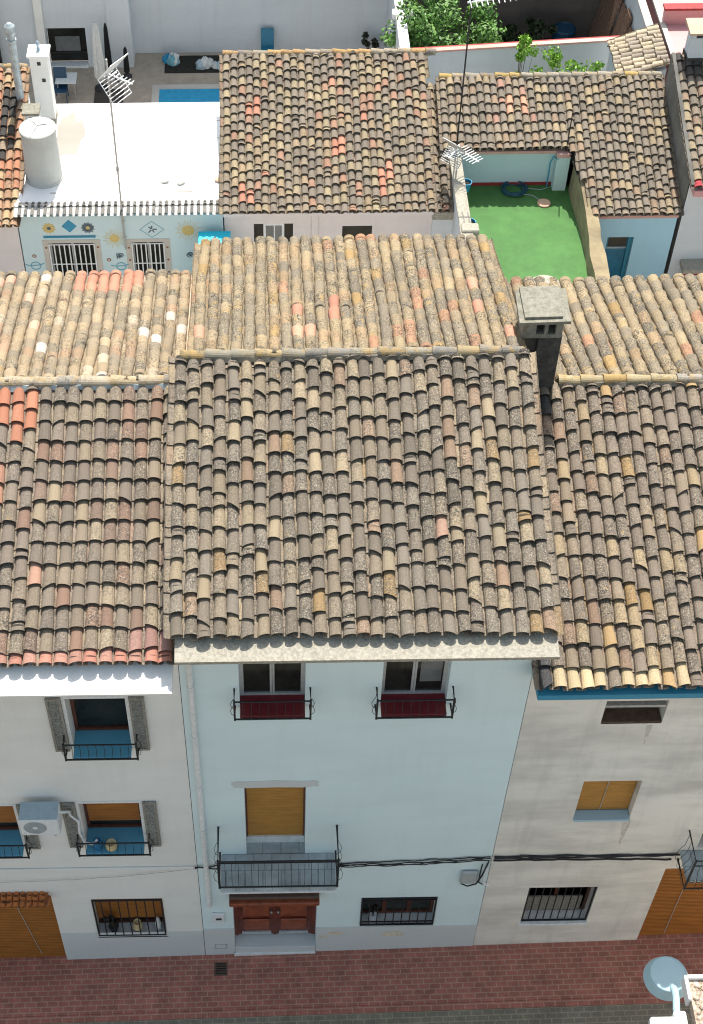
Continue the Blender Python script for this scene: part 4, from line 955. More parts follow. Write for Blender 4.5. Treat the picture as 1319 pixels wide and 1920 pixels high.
# ---- L shaped tiled house round the green terrace
hh = thing('house', (9, 19.7, 0), 'L shaped tiled house around the green terrace with a light blue wall', 'house')
HY1, HZ1 = 21.70, 4.05; TZ = 2.2; hk = (4.05-3.41)/(21.70-19.58)
def hz(y): return 3.41+hk*(y-19.58)
mb = MB(); gables(mb, 5.9, 11.55, [(19.72, 0), (19.72, 3.3), (HY1, HZ1-.1), (HY1+.02, HZ1-.1), (HY1+.02, 0)], 'grey_wall')
mb.face([(5.9, 19.72, 0), (9.1, 19.72, 0), (9.1, 19.72, 3.3), (5.9, 19.72, 3.3)], 'mural_wall'); mb.build('wall', hh)
mb = MB(); mb.box(6.3, 19.58, 3.24, 9.0, 19.80, 3.33, 'red_cap', .01); mb.box(8.72, 19.45, TZ, 9.05, 19.717, 3.22, 'mural_wall'); mb.box(8.70, 19.42, 3.22, 9.06, 19.75, 3.34, 'red_cap', .01); mb.box(6.3, 19.69, TZ, 8.72, 19.716, TZ+.08, 'red_line'); mb.build('coping', hh)
holes_h = [(9.92, 10.58, .2, 2.02)]
def ex(mb): mb.face([(11.55, 17.78, 0), (11.55, 19.72, 0), (11.55, 19.72, 3.2), (11.55, 17.78, 2.7)], 'sky_wall'); mb.face([(9.3, 17.78, 0), (9.3, 19.72, 0), (9.3, 19.72, 3.2), (9.3, 17.78, 2.7)], 'sky_wall')
facade(hh, 9.3, 11.55, 0, 2.72, holes_h, 'sky_wall', y=17.78, depth=.2, extra=ex)
mb = MB(); mb.box(9.3, 17.70, 2.66, 11.56, 17.86, 2.75, 'red_cap', .01); mb.build('eave_band', hh)
a, b, c, d = holes_h[0]; mb = MB(); mb.box(a, 17.90, c, a+.06, 17.95, d, 'door_blue'); mb.box(b-.10, 17.88, c, b, 17.95, d, 'blue_paint'); mb.box(a+.06, 17.90, d-.06, b-.1, 17.95, d, 'door_blue'); mb.box(a+.06, 17.93, c, b-.10, 17.94, d-.06, 'door_blue'); mb.box(a+.06, 17.915, 1.55, b-.1, 17.935, 1.60, 'flue'); dd = mb.build('door', hh)
MB().box(a+.08, 17.922, 1.62, b-.12, 17.929, d-.08, 'glass').build('pane', dd)
mb = MB(); mb.face([(5.86, 19.6, hz(19.6)-.04), (8.98, 19.6, hz(19.6)-.04), (8.98, HY1, HZ1-.03), (5.86, HY1, HZ1-.03)], 'soil'); mb.face([(9.35, 17.75, hz(17.75)-.04), (11.57, 17.75, hz(17.75)-.04), (11.57, HY1, HZ1-.03), (8.98, HY1, HZ1-.03), (8.98, 19.6, hz(19.6)-.04)], 'soil'); mb.build('roof_deck', hh)
us = V(0, 1, hk).normalized(); q = math.sqrt(1+hk*hk)
def ov_h(c, r, x, s, rng):
    if abs(x-1.72) < .09 and .9 < s < 1.6 or abs(x-2.22) < .09 and .9 < s < 1.6: return (.55, .28, .18)
    if rng.random() < .02: return (.33, .19, .14)
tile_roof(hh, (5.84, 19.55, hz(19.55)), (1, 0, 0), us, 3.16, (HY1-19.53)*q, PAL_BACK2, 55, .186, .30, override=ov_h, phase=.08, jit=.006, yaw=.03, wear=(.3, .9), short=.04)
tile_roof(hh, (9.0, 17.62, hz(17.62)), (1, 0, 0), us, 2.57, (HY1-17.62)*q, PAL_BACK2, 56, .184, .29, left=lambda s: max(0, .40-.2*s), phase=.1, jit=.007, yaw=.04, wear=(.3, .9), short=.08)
ridge_row(hh, (5.86, HY1+.03, HZ1+.05), (11.55, HY1+.03, HZ1+.05), .10, 16, [(4, (.33, .30, .25)), (1.5, (.46, .32, .11)), (2, (.26, .24, .22))])
# terrace
tr = MB(); tr.box(6.2, 13.2, 0, 9.28, 19.70, TZ-.012, 'grey_wall'); tr = tr.build('terrace', hh)
mb = MB(); mb.box(6.25, 13.3, TZ-.011, 9.27, 19.688, TZ, 'turf'); mb.build('turf', tr)
mb = MB(); mb.box(6.02, 15.0, 0, 6.26, 19.56, 3.24, 'grey_wall'); mb.box(5.99, 15.0, 3.24, 6.29, 19.56, 3.30, 'cornice', .012); mb.box(6.02, 16.45, 3.0, 6.44, 16.75, 3.36, 'cornice', .02); mb.build('parapet', tr)
# ochre wall
oc = MB(); rng = random.Random(8)
def rough_wall(mb, prof, x_b, x_t, th, m, seed):
    """wall along y; prof: (y, z_top); leans from x_b at the foot to x_t at the crest"""
    rng = random.Random(seed); n = len(prof); A = []; B = []; C_ = []; D = []
    for (y, z) in prof:
        j = rng.uniform(-.03, .03); A.append(V(x_b+j, y, TZ-2.2)); B.append(V(x_t+j, y, z)); C_.append(V(x_t+th+rng.uniform(-.04, .04), y, z+rng.uniform(-.02, .03))); D.append(V(x_t+th, y, TZ-2.2))
    for i in range(n-1):
        for P, Q in ((A, B), (B, C_), (C_, D)): mb.face([P[i+1], P[i], Q[i], Q[i+1]], m)
    for i, fl in ((0, 1), (n-1, 0)):
        f = [A[i], B[i], C_[i], D[i]]; mb.face(f if fl else f[::-1], m)
rough_wall(oc, [(19.46, 3.38), (19.0, 3.20), (18.4, 3.05), (17.8, 2.92), (17.2, 2.80), (16.9, 2.72), (16.4, 2.62), (15.8, 2.56), (15.1, 2.5), (14.2, 2.42)][::-1], 9.06, 9.20, .34, 'ochre_wall', 1)
tag(oc.build('garden_wall'), 'crumbling ochre wall between the green terrace and the light blue doorway', 'wall'); rebase(bpy.data.objects['garden_wall'], (9.2, 17, 0))
# things on the terrace
pc = atz(964, 354, TZ+.04); mb = MB(); rng = random.Random(2)
for k in range(9):
    r = .26+.012*k*rng.uniform(.3, 1.2); ph = rng.random(); ox, oy = rng.uniform(-.05, .05), rng.uniform(-.04, .04)
    mb.tube([V(pc.x+ox+r*math.cos(t*.2618+ph), pc.y+oy+r*.9*math.sin(t*.2618+ph), TZ+.015+.022*(k % 5)+.012*math.sin(t+k)) for t in range(25)], .013, 'hose', 6, False)
mb.tube([V(pc.x+.2, pc.y-.2, TZ+.02), V(pc.x+.45, pc.y-.25, TZ+.02), V(pc.x+.62, pc.y-.45, TZ+.02)], .010, 'plastic_grey', 6); mb.tube([V(pc.x+.25, pc.y+.05, TZ+.02), V(pc.x+.7, pc.y-.02, TZ+.02), V(pc.x+1.0, pc.y+.12, TZ+.02), V(pc.x+1.02, pc.y+.3, TZ+.5)], .010, 'plastic_grey', 6)
rebase(tag(mb.build('garden_hose'), 'coiled dark teal garden hose lying on the green terrace', 'hose'), (pc.x, pc.y, TZ))
p = atz(1020, 382, TZ); MB().lathe((0, 0, 0), [(.165, 0), (.17, .03), (.15, .045), (.145, .035), (.01, .03)], 'salmon', 26).build('round_lid'); o = bpy.data.objects['round_lid']; o.location = (p.x, p.y, TZ+.002); tag(o, 'round pale lid lying on the green terrace by the hose', 'lid')
def bucket(p, m, lab, grp):
    t = thing('bucket', p, lab, 'bucket', grp); MB().lathe(p, [(.085, 0), (.125, .24), (.135, .25), (.135, .27), (.118, .27), (.11, .20), (.02, .19)], m, 20).build('pail', t); c = Vector(p); MB().lathe(c, [(.112, .205), (.03, .225), (.005, .24)], 'soil', 14).build('soil', t)
bucket((6.42, 18.95, 2.62), 'blue_plastic', 'blue bucket hanging inside the parapet, the one under the antenna', 'blue buckets on the parapet')
bucket((6.42, 17.72, 2.35), 'blue_plastic', 'blue bucket inside the parapet, the lower one farther from the antenna', 'blue buckets on the parapet')
mb = MB(); mb.tube([(8.60, 19.62, TZ), (8.60, 19.62, TZ+.75), (8.66, 19.60, TZ+.95), (8.74, 19.44, TZ+.98)], .018, 'mural_blue', 8); rebase(tag(mb.build('water_pipe'), 'thin blue pipe climbing the corner of the terrace back wall', 'pipe'), (8.6, 19.62, TZ))
mb = MB(); mb.tube([(8.93, 19.55, 3.3), (8.95, 19.6, 4.45)], .016, 'cable', 6); rebase(tag(mb.build('rod'), 'thin black rod standing at the inner corner of the terrace roof', 'rod'), (8.93, 19.55, 3.3))

# ---- far right house
ii = thing('house', (13, 17.9, 0), 'far right tiled house with shade coloured into its dark grey side wall', 'house')
iy, iz, ik = 17.55, 3.72, .308; IY1 = 21.35; IX0 = 11.62
def izf(y): return iz+ik*(y-iy)
mb = MB(); gables(mb, IX0, 16, [(17.75, 0), (17.75, iz-.05), (IY1, izf(IY1)-.06), (IY1+.01, izf(IY1)-.06), (IY1+.01, 0)], 'dark_wall'); mb.face([(IX0+.02, 17.748, 0), (16, 17.748, 0), (16, 17.748, iz-.05), (IX0+.02, 17.748, iz-.05)], 'grey_wall'); mb.build('wall', ii)
mb = MB(); mb.box(IX0+.25, 17.30, 1.20, 16, 17.746, 1.32, 'cornice', .01); mb.box(IX0+.28, 17.33, 1.13, 16, 17.745, 1.198, 'red_line'); mb.box(IX0+.3, 17.36, 0, 16, 17.745, 1.13, 'grey_wall'); mb.build('ledge', ii)
mb = MB(); mb.box(IX0+.08, 17.46, 3.48, 16, 17.746, 3.66, 'pink', .01); mb.build('eave_band', ii)
us = V(0, 1, ik).normalized(); mb = MB(); deck(mb, IX0, 16, [(iy+.1, iz), (IY1, izf(IY1)-.02)], 'soil'); mb.build('roof_deck', ii)
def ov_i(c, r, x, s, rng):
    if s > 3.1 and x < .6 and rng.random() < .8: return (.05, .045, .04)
    if r == 0 and c == 0: return (.42, .04, .05)
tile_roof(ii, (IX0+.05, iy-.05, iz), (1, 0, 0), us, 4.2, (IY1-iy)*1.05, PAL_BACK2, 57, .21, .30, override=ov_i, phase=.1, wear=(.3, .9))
mb = MB(); mb.beam((IX0+.03, iy, iz+.02), (IX0+.03, IY1, izf(IY1)+.03), .09, .14, 'dark_wall'); mb.build('verge', ii)
mb = MB(); mb.box(11.95, 21.05, 4.4, 12.55, 21.5, 5.55, 'grey_wall', .01); c3 = mb.build('chimney', ii); MB().box(11.93, 21.03, 4.4, 12.57, 21.52, 5.0, 'soot').build('soot_base', c3)
mb = MB(); mb.box(11.98, 21.08, 5.55, 12.52, 21.47, 5.68, 'dark_plastic'); 
for x in (11.96, 12.45): mb.box(x, 21.06, 5.55, x+.09, 21.49, 5.69, 'grey_wall')
mb.build('smoke_slot', c3); MB().hexa([(11.85, 20.95, 5.69), (12.66, 20.95, 5.69), (12.66, 21.6, 5.69), (11.85, 21.6, 5.69), (11.85, 20.95, 5.74), (12.66, 20.95, 5.74), (12.66, 21.6, 5.78), (11.85, 21.6, 5.78)], 'salmon').build('cap', c3)
# pink terrace house beyond
pk = thing('house', (14, 24, 0), 'pink walled house with a flat pink terrace beyond the far right chimney', 'house')
mb = MB(); mb.box(12.35, 21.6, 0, 16.5, 32, 3.55, 'pink'); mb.build('wall', pk); mb = MB(); mb.box(12.30, 24.9, 3.55, 16.5, 25.1, 4.0, 'pink'); mb.box(12.26, 24.86, 4.0, 16.5, 25.14, 4.06, 'red_line'); mb.box(12.22, 21.6, 3.55, 12.36, 30, 3.62, 'tile_beige'); mb.build('parapet', pk)

# ---- turquoise cabinet in the courtyard
p = atz(403, 452, 2.45)
tq = thing('cabinet', (p.x, p.y, 0), 'bright turquoise metal cabinet beside the painted annex wall', 'cabinet')
MB().box(p.x-.38, p.y-.18, 0, p.x+.36, p.y+.34, 2.40, 'turq', .02).build('body', tq); MB().box(p.x-.41, p.y-.22, 2.40, p.x+.39, p.y+.38, 2.46, 'turq', .015).build('lid', tq)
MB().prism([(p.x-.05, p.y+.08, 2.461), (p.x+.0, p.y-.02, 2.461), (p.x+.05, p.y+.08, 2.461), (p.x, p.y+.20, 2.461)], (0, 0, .004), 'blue_dark').build('emblem', tq)

# ================================================================== PATIO
wl = MB(); wl.box(-2.72, 29.4, 0, 5.45, 29.75, 6.4, 'grey_wall'); wl.box(-7.6, 28.66, 1.35, -2.72, 28.95, 6.4, 'grey_wall')
wl.box(-7.6, 28.66, 0, -5.16, 28.95, 1.35, 'grey_wall'); wl.box(-3.98, 28.66, 0, -2.72, 28.95, 1.35, 'grey_wall'); wl.box(-2.72, 28.66, 0, -2.60, 29.4, 6.4, 'grey_wall'); wl.box(-3.30, 28.62, 0, -2.61, 28.659, 6.4, 'grey_wall')
bh = thing('house', (-1, 29.4, 0), 'tall pale blue grey house wall closing the shaded patio', 'house')
wl.build('wall', bh)
mb = MB(); mb.box(-5.42, 28.52, 0, -5.18, 28.655, 6.3, 'white_wall'); mb.box(-7.2, 28.52, 0, -6.95, 28.655, 6.3, 'white_wall'); mb.build('pilaster', bh)
mb = MB(); mb.box(-5.15, 28.90, .08, -3.99, 28.93, 1.34, 'glass'); mb.box(-5.15, 28.6, 0, -3.99, 28.9, .08, 'trim_white', .01); mb.box(-4.95, 28.86, .45, -4.2, 28.89, .95, 'curtain'); mb.box(-5.15, 28.84, .40, -3.99, 28.86, .43, 'dark_plastic'); mb.build('glass_door', bh)
mb = MB(); mb.box(-7.6, 28.4, 0, -6.6, 28.6, 2.6, 'soil'); mb.build('dark_gap', bh)  # dark block put in where there is only a dark gap
pw = MB(); pw.box(5.16, 22.6, 0, 5.36, 29.38, 3.0, 'grey_wall'); pw.box(5.12, 22.6, 3.0, 5.40, 29.38, 3.06, 'white_paint', .01); pw.box(5.02, 26.3, 2.96, 5.60, 26.6, 3.12, 'white_paint', .02)
rebase(tag(pw.build('garden_wall'), 'white capped wall between the shaded patio and the garden tree', 'wall'), (5.26, 26, 0))
pl_ = thing('swimming_pool', (0, 27.05, 0), 'small blue swimming pool with pale rim beside the tiled roof', 'pool')
x0, x1, y0, y1 = -1.78, 1.9, 26.35, 27.42
mb = MB(); r = .22
mb.box(x0-r, y0-r, 0.0, x1+r, y0, .03, 'tile_beige'); mb.box(x0-r, y1, 0, x1+r, y1+r, .03, 'tile_beige'); mb.box(x0-r, y0, 0, x0, y1, .03, 'tile_beige'); mb.box(x1, y0, 0, x1+r, y1, .03, 'tile_beige'); mb.build('rim', pl_)
MB().box(x0, y0, -.02, x1, y1, .012, 'pool').build('water', pl_)
mb = MB(); mb.box(-1.66, 28.28, .0, 1.0, 29.2, .02, 'soil'); bd = rebase(tag(mb.build('plant_bed'), 'dark plant bed along the patio wall behind the pool', 'plant bed'), (0, 28.7, 0))
def bundle(u, v, cols, lab, seed, s=.26):
    p = atz(u, v, .12); rng = random.Random(seed); t = thing('towel_bundle', (p.x, p.y, .02), lab, 'bundle', 'bundles on the plant bed'); 
    for k, m in enumerate(cols):
        mb = MB(); q = V(p.x+rng.uniform(-.1, .1)*1.5, p.y+rng.uniform(-.1, .1), .021); n = 12; vs = []; fs = []
        prof = [(1, 0), (1.05, .3), (.8, .65), (.35, .85), (.05, .8)]
        for (rr, hh_) in prof:
            for i in range(n): an = 2*math.pi*i/n; z = rr*s*.6*(1+rng.uniform(-.25, .25)); vs.append(q+V(z*math.cos(an), z*math.sin(an)*.8, max(0, hh_*s*(1+.4*k*.5)*rng.uniform(.8, 1.2))))
        for j in range(len(prof)-1):
            for i in range(n): fs.append((j*n+i, j*n+(i+1) % n, (j+1)*n+(i+1) % n, (j+1)*n+i))
        fs.append(tuple(4*n+i for i in range(n))); mb.mesh(vs, fs, m); mb.build('cloth', t)
bundle(322, 112, ['blue_plastic', 'mural_teal', 'canvas'], 'blue and white towel bundle at the left end of the plant bed', 1, .28)
bundle(384, 120, ['canvas', 'ac_top', 'canvas'], 'white and blue grey bundle in the middle of the plant bed', 2, .26)
bundle(410, 121, ['canvas', 'dish'], 'pale bundle on the plant bed against the tiled roof', 3, .2)
def parasol(base, h, r, m, lab, foot):
    t = thing('parasol', base, lab, 'parasol', 'closed parasols on the patio'); b = Vector(base); n = 20
    MB().tube([b, b+V(0, 0, h)], .022, 'galv', 8).build('pole', t)
    mb = MB(); vs = []; fs = []; prof = [(.30, .12), (1.0, .2), (.95, .45), (.75, .7), (.6, .9), (.25, 1.0)]
    for rr, hh_ in prof:
        for i in range(n): an = 2*math.pi*i/n; q = r*rr*(1 if i % 2 else .68); vs.append(b+V(q*math.cos(an), q*math.sin(an), h*hh_))
    for j in range(len(prof)-1):
        for i in range(n): fs.append((j*n+i, j*n+(i+1) % n, (j+1)*n+(i+1) % n, (j+1)*n+i))
    fs.append(tuple((len(prof)-1)*n+i for i in range(n))); mb.mesh(vs, fs, m); mb.build('canopy', t)
    MB().lathe(b, [(foot, .004), (foot, .06), (.05, .09), (.03, .2)], 'dark_plastic', 20).build('foot', t)
parasol((-3.53, 27.50, 0), 2.25, .17, 'canvas', 'closed white parasol standing on the patio behind the big antenna', .2)
parasol((-3.32, 28.25, 0), 1.75, .10, 'black_canvas', 'closed black parasol right behind the white one', .15)
parasol((-2.78, 28.1, 0), 1.05, .09, 'black_canvas', 'short closed black parasol by the house corner, right of the antenna', .14)
mb = MB(); mb.box(-3.72, 26.75, .0, -2.85, 27.45, .02, 'rattan'); rebase(tag(mb.build('mat'), 'dark brown mat on the patio under the white parasol', 'mat'), (-3.3, 27.1, 0))
p = atz(125, 145, .6); t = thing('table', (p.x, p.y, 0), 'small pale table on the patio behind the tall white chimney', 'table'); MB().box(p.x-.32, p.y-.28, .55, p.x+.30, p.y+.28, .59, 'canvas', .01).build('tabletop', t)
for sx in (-.26, .24):
    for sy in (-.22, .22): MB().tube([(p.x+sx, p.y+sy, 0), (p.x+sx, p.y+sy, .55)], .018, 'galv', 6).build('leg', t)
def chair(p, m, lab, s=1.0, ry=0, name='chair', grp=None):
    t = thing(name, p, lab, 'chair', grp); x, y, z = p
    MB().box(x-.22*s, y-.24*s, z+.40*s, x+.22*s, y+.2*s, z+.44*s, m, .01).build('seat', t)
    MB().hexa([(x-.22*s, y+.2*s, z+.42*s), (x+.22*s, y+.2*s, z+.42*s), (x+.22*s, y+.23*s, z+.42*s), (x-.22*s, y+.23*s, z+.42*s), (x-.21*s, y+.34*s, z+1.0*s), (x+.21*s, y+.34*s, z+1.0*s), (x+.21*s, y+.37*s, z+1.0*s), (x-.21*s, y+.37*s, z+1.0*s)], m).build('backrest', t)
    for sx in (-.2, .2):
        for sy in (-.22, .22): MB().tube([(x+sx*s, y+sy*s, z), (x+sx*s, y+sy*s*.9, z+.40*s)], .016*s, m, 6).build('leg', t)
p = atz(115, 165, .4); chair((p.x-.02, p.y, 0), 'blue_dark', 'dark patio chair beside the small pale table', .9)
p = aty(502, 80, 29.0); chair((p.x, 28.9, 0), 'door_blue', 'teal blue chair against the patio wall above the tiled ridge', .92)
bush('shrub', 'dark low shrub in the patio corner by the white capped wall', 'shrub', (4.65, 29.0, 0), (.28, .22, .8), 420, .13, [(.02, .03, .015), (.035, .045, .02), (.05, .04, .025)], 43)

# ================================================================== GARDEN
gw = MB(); gw.hexa([(5.42, 24.62, 0), (11.3, 25.12, 0), (11.3, 25.30, 0), (5.42, 24.80, 0), (5.42, 24.62, 2.94), (11.3, 25.12, 2.94), (11.3, 25.30, 2.94), (5.42, 24.80, 2.94)], 'grey_wall'); gw = gw.build('garden_wall')
rebase(gw, (8.4, 24.9, 0)); tag(gw, 'long grey garden wall with a pale red coping behind the L shaped roof', 'wall')
mb = MB(); mb.hexa([(5.42, 24.58, 2.945), (11.3, 25.08, 2.945), (11.3, 25.24, 2.945), (5.42, 24.74, 2.945), (5.42, 24.58, 3.0), (11.3, 25.08, 3.0), (11.3, 25.24, 3.0), (5.42, 24.74, 3.0)], 'red_cap'); mb.hexa([(5.42, 24.745, 2.945), (11.3, 25.245, 2.945), (11.3, 25.36, 2.945), (5.42, 24.86, 2.945), (5.42, 24.745, 2.96), (11.3, 25.245, 2.96), (11.3, 25.36, 2.96), (5.42, 24.86, 2.96)], 'red_line'); mb.build('coping', gw)
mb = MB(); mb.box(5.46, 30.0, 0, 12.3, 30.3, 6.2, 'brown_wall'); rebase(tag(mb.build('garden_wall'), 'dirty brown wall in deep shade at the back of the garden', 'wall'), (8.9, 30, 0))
mb = MB(); mb.box(11.86, 24.4, 0, 12.02, 30, 3.5, 'grey_wall'); mb.box(11.83, 24.4, 3.5, 12.05, 30, 3.56, 'tile_beige', .01); rebase(tag(mb.build('garden_wall'), 'pale wall along the right side of the garden by the leaning planks', 'wall'), (11.9, 27, 0))
for i in range(6):
    y = 25.7+.62*i; mb = MB(); mb.hexa([(11.22+.05*(i % 3), y, 0), (11.28+.05*(i % 3), y, 0), (11.28+.05*(i % 3), y+.5, 0), (11.22+.05*(i % 3), y+.5, 0), (11.76, y+.05*i % .1, 2.7+.2*(i % 2)), (11.82, y, 2.7+.2*(i % 2)), (11.82, y+.5, 2.7+.2*(i % 2)), (11.76, y+.5, 2.7+.2*(i % 2))], 'plank'); o = mb.build('plank'); rebase(o, (11.25, y+.25, 0))
    tag(o, 'weathered brown plank leaning against the pale wall right of the garden tree', 'plank', 'planks leaning on the garden wall')
sr = thing('lean_to', (11.4, 23.6, 0), 'little lean-to roof of pale tiles running sideways behind the L shaped roof', 'shed')
tile_roof(sr, (10.78, 24.45, 3.30), (0, -1, 0), V(1, .10, .30), 1.78, 1.35, [(3, (.50, .44, .34)), (2, (.40, .36, .30)), (1, (.30, .27, .24))], 61, .19, .30, phase=.1, wear=(.4, .9))
mb = MB(); mb.prism([(10.86, 22.72, 0), (12.0, 22.72, 0), (12.0, 22.72, 3.58), (10.86, 22.72, 3.27)], (0, 1.75, 0), 'grey_wall'); mb.build('wall', sr)
def tree(base, h, rad, n, cols, lab, seed, leaf=.15):
    rng = random.Random(seed); b = Vector(base); t = thing('tree', base, lab, 'tree')
    mb = MB(); mb.tube([b, b+V(.05, 0, h*.25), b+V(-.03, .05, h*.5)], [.13, .10, .07], 'bark', 8); cl = []
    for k in range(34):
        an = rng.random()*6.28; rr = rng.random()**.5; p = b+V(rad*rr*math.cos(an)*.85, rad*rr*math.sin(an)*.75, h*(.36+.58*rng.random()*(1-.35*rr))); cl.append((p, rng.uniform(.28, .55)))
        if k < 16: mb.tube([b+V(0, 0, h*rng.uniform(.2, .45)), (b+p)/2+V(0, 0, h*.2), p], [.05, .03, .01], 'bark', 5)
    mb.build('trunk', t); mb = MB()
    for i in range(n):
        p0, r0 = rng.choice(cl); d = V(rng.gauss(0, 1), rng.gauss(0, 1), rng.gauss(0, .9)).normalized(); p = p0+d*r0*(.55+.5*rng.random())
        ax = (d+V(rng.gauss(0, .5), rng.gauss(0, .5), .6+rng.gauss(0, .4))).normalized(); s = ax.orthogonal().normalized(); s.rotate(Matrix.Rotation(rng.random()*6.28, 3, ax)); w = ax.cross(s); l = leaf*rng.uniform(.7, 1.3); k = rng.uniform(.7, 1.25); c = tuple(v*k for v in rng.choice(cols))
        mb.face([p-s*l*.5, p-w*l*.24-ax*l*.05, p+s*l*.5, p+w*l*.24-ax*l*.05], 'leaf', c)
    mb.build('crown', t)
tree((6.65, 26.6, 0), 4.3, 1.8, 6500, [(.08, .20, .03), (.11, .26, .04), (.06, .15, .025), (.15, .30, .06)], 'leafy bright green garden tree in the sun behind the grey garden wall', 71)
for i, (x, zt, rx, n, lab) in enumerate(((8.25, 4.45, .24, 1100, 'tallest bright green shrub before the grey garden wall, left of the broad one'), (9.2, 4.0, .50, 1700, 'broad bright green shrub in front of the grey garden wall'), (9.95, 3.55, .34, 700, 'smallest bright green shrub at the right, before the grey garden wall'), (7.72, 3.5, .18, 300, 'sparse bright green shrub at the left end of the row by the garden wall'))):
    bush('shrub', lab, 'shrub', (x, 23.2, 0), (rx, .3, zt), n, .12, BRIGHT, 80+i, grp='shrubs before the garden wall', spread=.5)
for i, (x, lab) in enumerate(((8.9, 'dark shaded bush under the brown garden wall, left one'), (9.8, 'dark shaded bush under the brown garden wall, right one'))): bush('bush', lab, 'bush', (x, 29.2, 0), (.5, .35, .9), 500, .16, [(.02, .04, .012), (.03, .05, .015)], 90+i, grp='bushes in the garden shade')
mb = MB(); mb.lathe((10.6, 29.2, 0), [(.3, 0), (.33, .1), (.35, .8), (.32, .85), (.3, .8)], 'blue_dark', 20); rebase(tag(mb.build('barrel'), 'dark blue barrel in the shade beside the garden bushes', 'barrel'), (10.6, 29.2, 0))

# ================================================================== ANTENNAS
def yagi(mb, o, d, n, ln, el, m='antenna', upv=V(0, 0, 1), r=.012):
    d = Vector(d).normalized(); s = d.cross(upv).normalized(); mb.beam(o, o+d*ln, .03, .03, m)
    for i in range(n): c = o+d*ln*(i+.5)/n; e = el*(1-.35*i/n); mb.tube([c-s*e, c+s*e], r, m, 6)
def corner(mb, o, d, w, h, m='antenna'):
    """two slatted reflector panels in a V"""
    d = Vector(d).normalized(); s = d.cross(V(0, 0, 1)).normalized()
    for sg in (1, -1):
        e = (V(0, 0, 1)*sg*.75+d*.62).normalized()
        for i in range(9): mb.tube([o+e*h*i/8-s*w/2, o+e*h*i/8+s*w/2], .011, m, 5)
        for k in range(2 if sg < 0 else 9): x = -w/2+w*k/(1 if sg < 0 else 8); mb.tube([o+s*x, o+e*h+s*x], .011, m, 5)
bx_, by_ = -2.17, 17.88
an1 = thing('antenna', (bx_, by_, 1.75), 'tall antenna with slatted V reflector on a thin mast before the painted annex', 'antenna')
MB().tube([(bx_, by_, 1.75), (bx_, by_, 4.2), (bx_+.0, by_, 7.2)], .022, 'galv', 8).build('mast', an1)
mb = MB(); mb.tube([(bx_, by_, 4.15), (bx_, by_, 4.28)], .04, 'galv', 8); 
for z in (2.1, 2.6): mb.box(bx_-.03, by_, z-.02, bx_+.03, AY0-.001, z+.02, 'galv')
mb.build('clamp', an1)
o = V(bx_-.02, by_-.03, 6.85); dr_ = V(.75, -.55, .0)
mb = MB(); corner(mb, o, dr_, .62, .66); mb.build('reflector', an1); mb = MB(); yagi(mb, o+V(0, 0, .01), dr_, 7, .75, .17); mb.tube([o+V(.15, -.1, 0), o+V(.3, -.22, -.1)], .03, 'dark_plastic', 6); mb.build('boom', an1)
bx_, by_ = 6.14, 19.4
an2 = thing('antenna', (bx_, by_, 3.3), 'antenna on a tall mast at the parapet with its array leaving the photo top', 'antenna')
MB().tube([(bx_, by_, 3.3), (bx_, by_, 7.75)], .02, 'cable', 8).build('mast', an2)
mb = MB(); yagi(mb, V(bx_-.1, by_-.05, 7.62), V(1, .05, .1), 9, 1.15, .24); mb.build('boom', an2)
an3 = thing('antenna', (6.12, 18.9, 3.3), 'low pale antenna with many rods on the parapet beside the green terrace', 'antenna')
MB().tube([(6.12, 18.9, 3.3), (6.12, 18.9, 4.05)], .022, 'antenna', 8).build('mast', an3)
mb = MB(); o = V(6.1, 18.88, 3.95); corner(mb, o+V(-.02, 0, 0), V(-.6, -.6, 0), .55, .42, 'galv'); mb.build('reflector', an3)
mb = MB(); yagi(mb, o, V(.55, -.75, .05), 8, .75, .26); yagi(mb, o, V(-.5, -.8, .05), 6, .5, .2); mb.build('boom', an3)

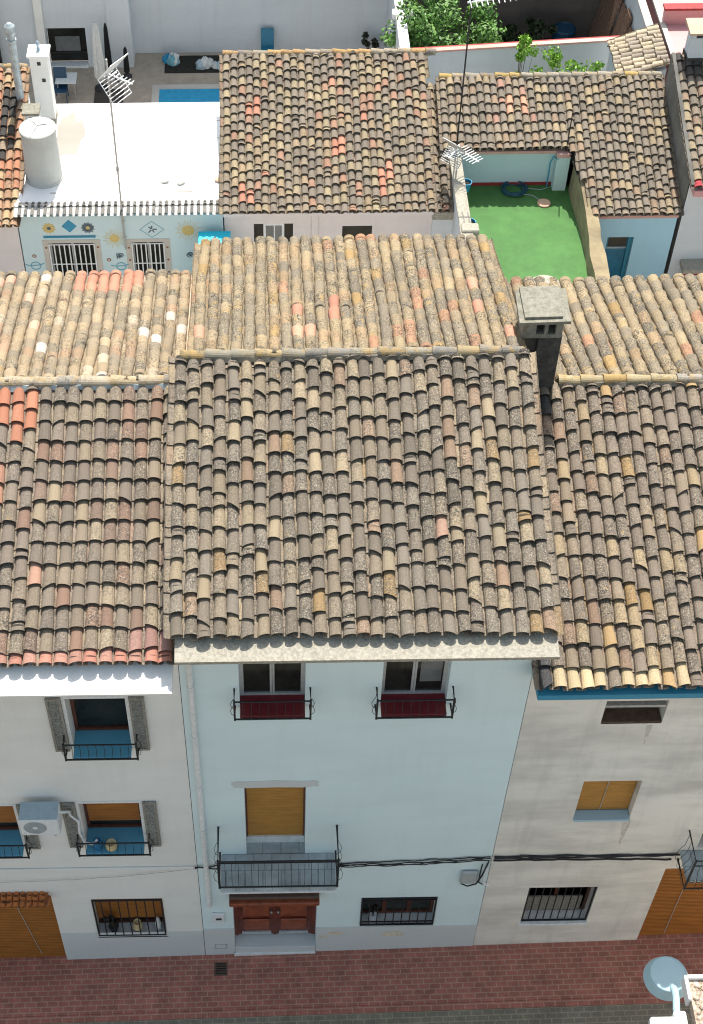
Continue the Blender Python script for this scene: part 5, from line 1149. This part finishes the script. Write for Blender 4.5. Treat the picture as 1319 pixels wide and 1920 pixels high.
# ================================================================== NEAR SIDE OF THE STREET
op = thing('house', (9, -6, zg(9)), 'near corner of a house with a white edged mottled stone roof', 'house')
p = atz(1291, 1834, 6.3); ex_, ey_ = p.x, p.y
mb = MB(); mb.box(ex_+.75, -12, 0, 15, ey_-.4, 6.08, 'white_wall'); mb.build('wall', op)
mb = MB(); mb.box(ex_, -12, 6.08, 15, ey_, 6.24, 'stones'); rng = random.Random(77)
for i in range(420):
    x = ex_+.06+rng.random()*1.6; y = ey_-.08-rng.random()*2.2; s = rng.uniform(.02, .055); vs = []
    for (rr, h) in ((1, -.3), (.9, .35), (.3, .7)):
        for k in range(6): a_ = k*1.047+rng.uniform(-.2, .2); vs.append((x+s*rr*math.cos(a_), y+s*rr*math.sin(a_)*.8, 6.24+s*h))
    mb.mesh(vs, [(j*6+k, j*6+(k+1) % 6, (j+1)*6+(k+1) % 6, (j+1)*6+k) for j in (0, 1) for k in range(6)]+[tuple(12+k for k in range(6))], 'stones')
mb.build('roof', op)
mb = MB(); mb.box(ex_-.012, ey_-.002, 6.06, 15, ey_+.05, 6.31, 'white_paint', .01); mb.box(ex_-.05, ey_-.30, 6.06, ex_-.002, ey_+.05, 6.30, 'white_paint', .01); mb.build('edge_strip', op)
lp_c = atz(1250, 1835, 4.6)
lm_ = thing('street_lamp', tuple(lp_c), 'round pale blue street lamp on an arm over the red paving', 'street lamp')
MB().lathe(lp_c, [(.30, -.03), (.335, -.03), (.345, 0), (.335, .02), (.285, .15), (.275, .175), (.262, .182), (.255, .172), (.01, .178)], 'dish', 48).build('lamp_shade', lm_, smooth=False)
q = atz(1269, 1903, 5.15); mb = MB(); a_ = V(lp_c.x+.03, lp_c.y-.22, lp_c.z+.17); mb.tube([a_+V(0, .06, -.05), a_+V(0, -.06, .06), (a_+q)/2+V(0, 0, .09), q+V(0, .05, .04), q+V(0, -.2, .06)], .052, 'dish', 12); mb.build('arm', lm_)
mb = MB(); mb.box(q.x-.42, q.y-.30, q.z-.05, q.x-.02, q.y-.06, q.z+.12, 'plastic_white', .03); mb.box(q.x-.08, q.y-.22, q.z-.06, q.x+.10, q.y-.0, q.z+.16, 'plastic_white', .02); mb.box(q.x-.02, q.y-.5, q.z-.04, ex_+.9, q.y-.22, q.z+.08, 'plastic_white', .01); mb.build('bracket', lm_)
